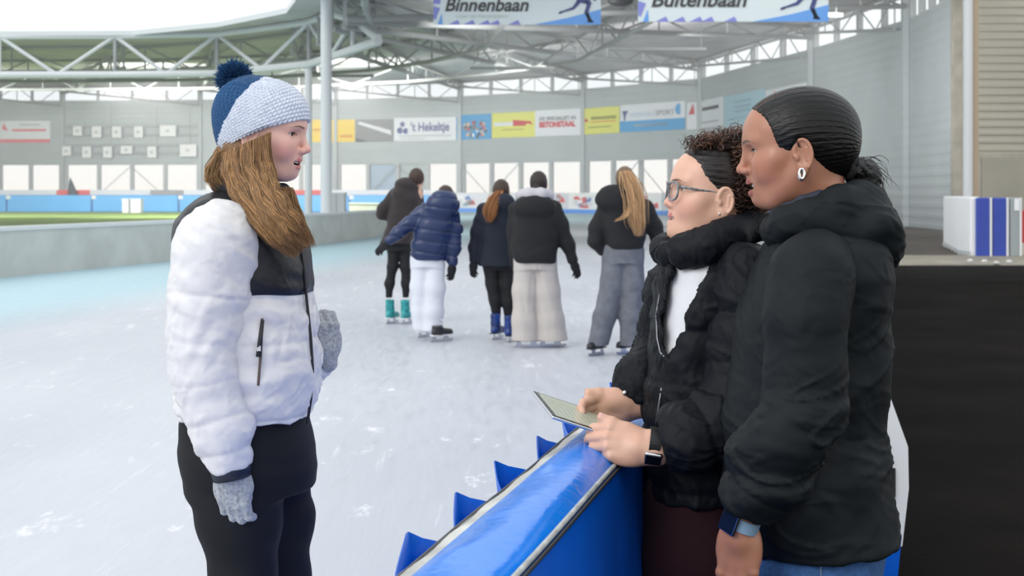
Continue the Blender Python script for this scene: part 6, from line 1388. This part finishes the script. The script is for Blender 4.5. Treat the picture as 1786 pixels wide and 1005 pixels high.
skater('skater in a navy puffer jacket and loose white trousers leaning forward', 12.5, 0, (385, 178), (.045, .025, .018), 'puffer',
    [(178, 320, 425, .12), (225, 285, 432, .16), (300, 245, 436, .18), (400, 215, 408, .17), (455, 208, 398, .16), (485, 225, 385, .15)],
    [[(285, 240, 0, .075), (215, 300, -.02, .068), (160, 345, -.04, .062), (110, 392, -.05, .05)], [(415, 240, 0, .07), (432, 330, -.02, .062), (428, 420, -.03, .058), (418, 495, -.03, .05)]],
    [[(262, 480, 0, .10), (262, 620, 0, .10), (262, 740, 0, .092), (266, 812, 0, .088)], [(330, 480, 0, .10), (328, 620, -.02, .105), (322, 740, -.03, .10), (322, 830, -.04, .10)]],
    mat('navy_puffer', (.008, .022, .085), .35, spec=.5), mat('white_trousers', (.66, .68, .74), .9), mat('black_gloves', (0,0,0)), M_bb, M_WHITE,
    [(272, 862, (.5, 1), .16, 0), (350, 884, (.75, .6), .16, 0)], hood=[(370, 215, -.10, .17, .12, .14), (375, 190, -.02, .14, .10, .10)], hips=[(450, 215, 375, .13), (520, 215, 375, .13)])
skater('skater with a golden brown ponytail in a dark navy jacket and black leggings', 12.65, 0, (656, 148), (.045, .024, .015), 'jacket',
    [(178, 610, 705, .12), (215, 575, 722, .16), (300, 552, 724, .17), (400, 552, 720, .16), (460, 545, 722, .16), (513, 543, 722, .16)],
    [[(568, 235, 0, .065), (535, 340, -.02, .055), (522, 420, -.02, .052), (520, 482, -.02, .045)], [(722, 240, .03, .06), (738, 340, .05, .055), (735, 440, .05, .05)]],
    [[(605, 500, 0, .09), (612, 600, 0, .068), (625, 680, 0, .058), (632, 772, 0, .038)], [(680, 500, 0, .09), (684, 600, 0, .07), (690, 690, 0, .058), (690, 785, 0, .038)]],
    mat('dark_navy_cloth', (.007, .011, .024), .8), mat('black_leggings', (0,0,0)), mat('black_gloves', (0,0,0)), mat('blue_black_boot', (.012, .014, .02), .35, noise=.5, nscale=9, ncol=(.008, .05, .28)), M_bb,
    [(630, 872, (.45, 1), .26, 0), (694, 884, (.1, 1), .26, 0)], hood=[(660, 205, -.10, .13, .10, .10)], hips=[(490, 560, 720, .13), (530, 575, 712, .13)], tail=[([(650, 150, -.10), (630, 185, -.15), (605, 240, -.20), (600, 300, -.21)], .055, 220)])
skater('skater with a dark bun, light grey inner hood, black jacket and wide beige trousers', 11.95, 0, (838, 112), (.022, .013, .011), 'jacket',
    [(175, 755, 885, .13), (215, 722, 925, .18), (300, 708, 940, .19), (400, 705, 935, .19), (470, 712, 925, .18), (498, 720, 920, .17)],
    [[(722, 240, .02, .065), (712, 350, .05, .058), (716, 450, .08, .05)], [(915, 235, 0, .072), (948, 320, -.02, .066), (978, 410, -.02, .06), (1002, 482, -.02, .05)]],
    [[(775, 500, 0, .115), (772, 640, 0, .12), (772, 780, 0, .125), (774, 872, 0, .135)], [(865, 500, 0, .115), (880, 640, 0, .115), (895, 780, 0, .125), (905, 875, 0, .145)]],
    mat('black_cloth_jacket', (.0085, .009, .0105), .85), mat('beige_trousers', (.50, .46, .43), .9), mat('black_gloves', (0,0,0)), M_bb, M_bb,
    [(768, 912, (1, .15), .14, 0), (885, 908, (1, .15), .14, 0)], hood=[(815, 225, -.12, .20, .11, .12)], hips=[(470, 715, 925, .15), (530, 718, 918, .14)], tail='bun', flare=True,
    extra={'collar': [(752, 170, -.02), (790, 165, -.12), (850, 165, -.12), (880, 172, -.04), (850, 178, .06), (790, 178, .06)], 'cm': mat('light_grey_hood', (.48, .47, .50), .9)})
tail_col = (.50, .30, .15)
skater('skater with a long blonde ponytail in a black jacket and grey wide jeans', 11.35, 0, (1258, 92), (.16, .10, .055), 'jacket',
    [(150, 1165, 1290, .14), (190, 1150, 1345, .18), (260, 1140, 1372, .19), (330, 1145, 1362, .18), (400, 1160, 1350, .17), (432, 1168, 1345, .15)],
    [[(1165, 225, 0, .075), (1118, 330, -.02, .064), (1112, 390, -.02, .06), (1145, 440, 0, .045)], [(1355, 225, 0, .075), (1398, 320, 0, .066), (1425, 390, 0, .06), (1445, 450, 0, .05)]],
    [[(1208, 440, 0, .115), (1195, 600, 0, .105), (1158, 760, 0, .10), (1128, 890, 0, .092)], [(1290, 440, 0, .115), (1292, 600, 0, .105), (1288, 760, 0, .105), (1288, 900, 0, .10)]],
    mat('black_cloth_jacket', (0,0,0)), mat('grey_jeans', (.135, .145, .165), .9, noise=.2, nscale=12), mat('black_gloves', (0,0,0)), M_bb, M_bb,
    [(1128, 948, (-.3, -.4), .15, 0), (1285, 942, (-.4, -.3), .15, 0)], hood=[(1215, 190, -.10, .19, .11, .13), (1200, 155, -.05, .12, .10, .06)], hips=[(420, 1165, 1338, .14), (500, 1168, 1335, .14)], extra={'pocket': 1},
    tail=[([(1262, 55, -.10), (1290, 110, -.16), (1312, 200, -.24), (1318, 290, -.25), (1325, 368, -.25)], .060, 300), ([(1290, 150, -.2), (1290, 230, -.25), (1255, 275, -.26), (1208, 296, -.24)], .020, 60)])
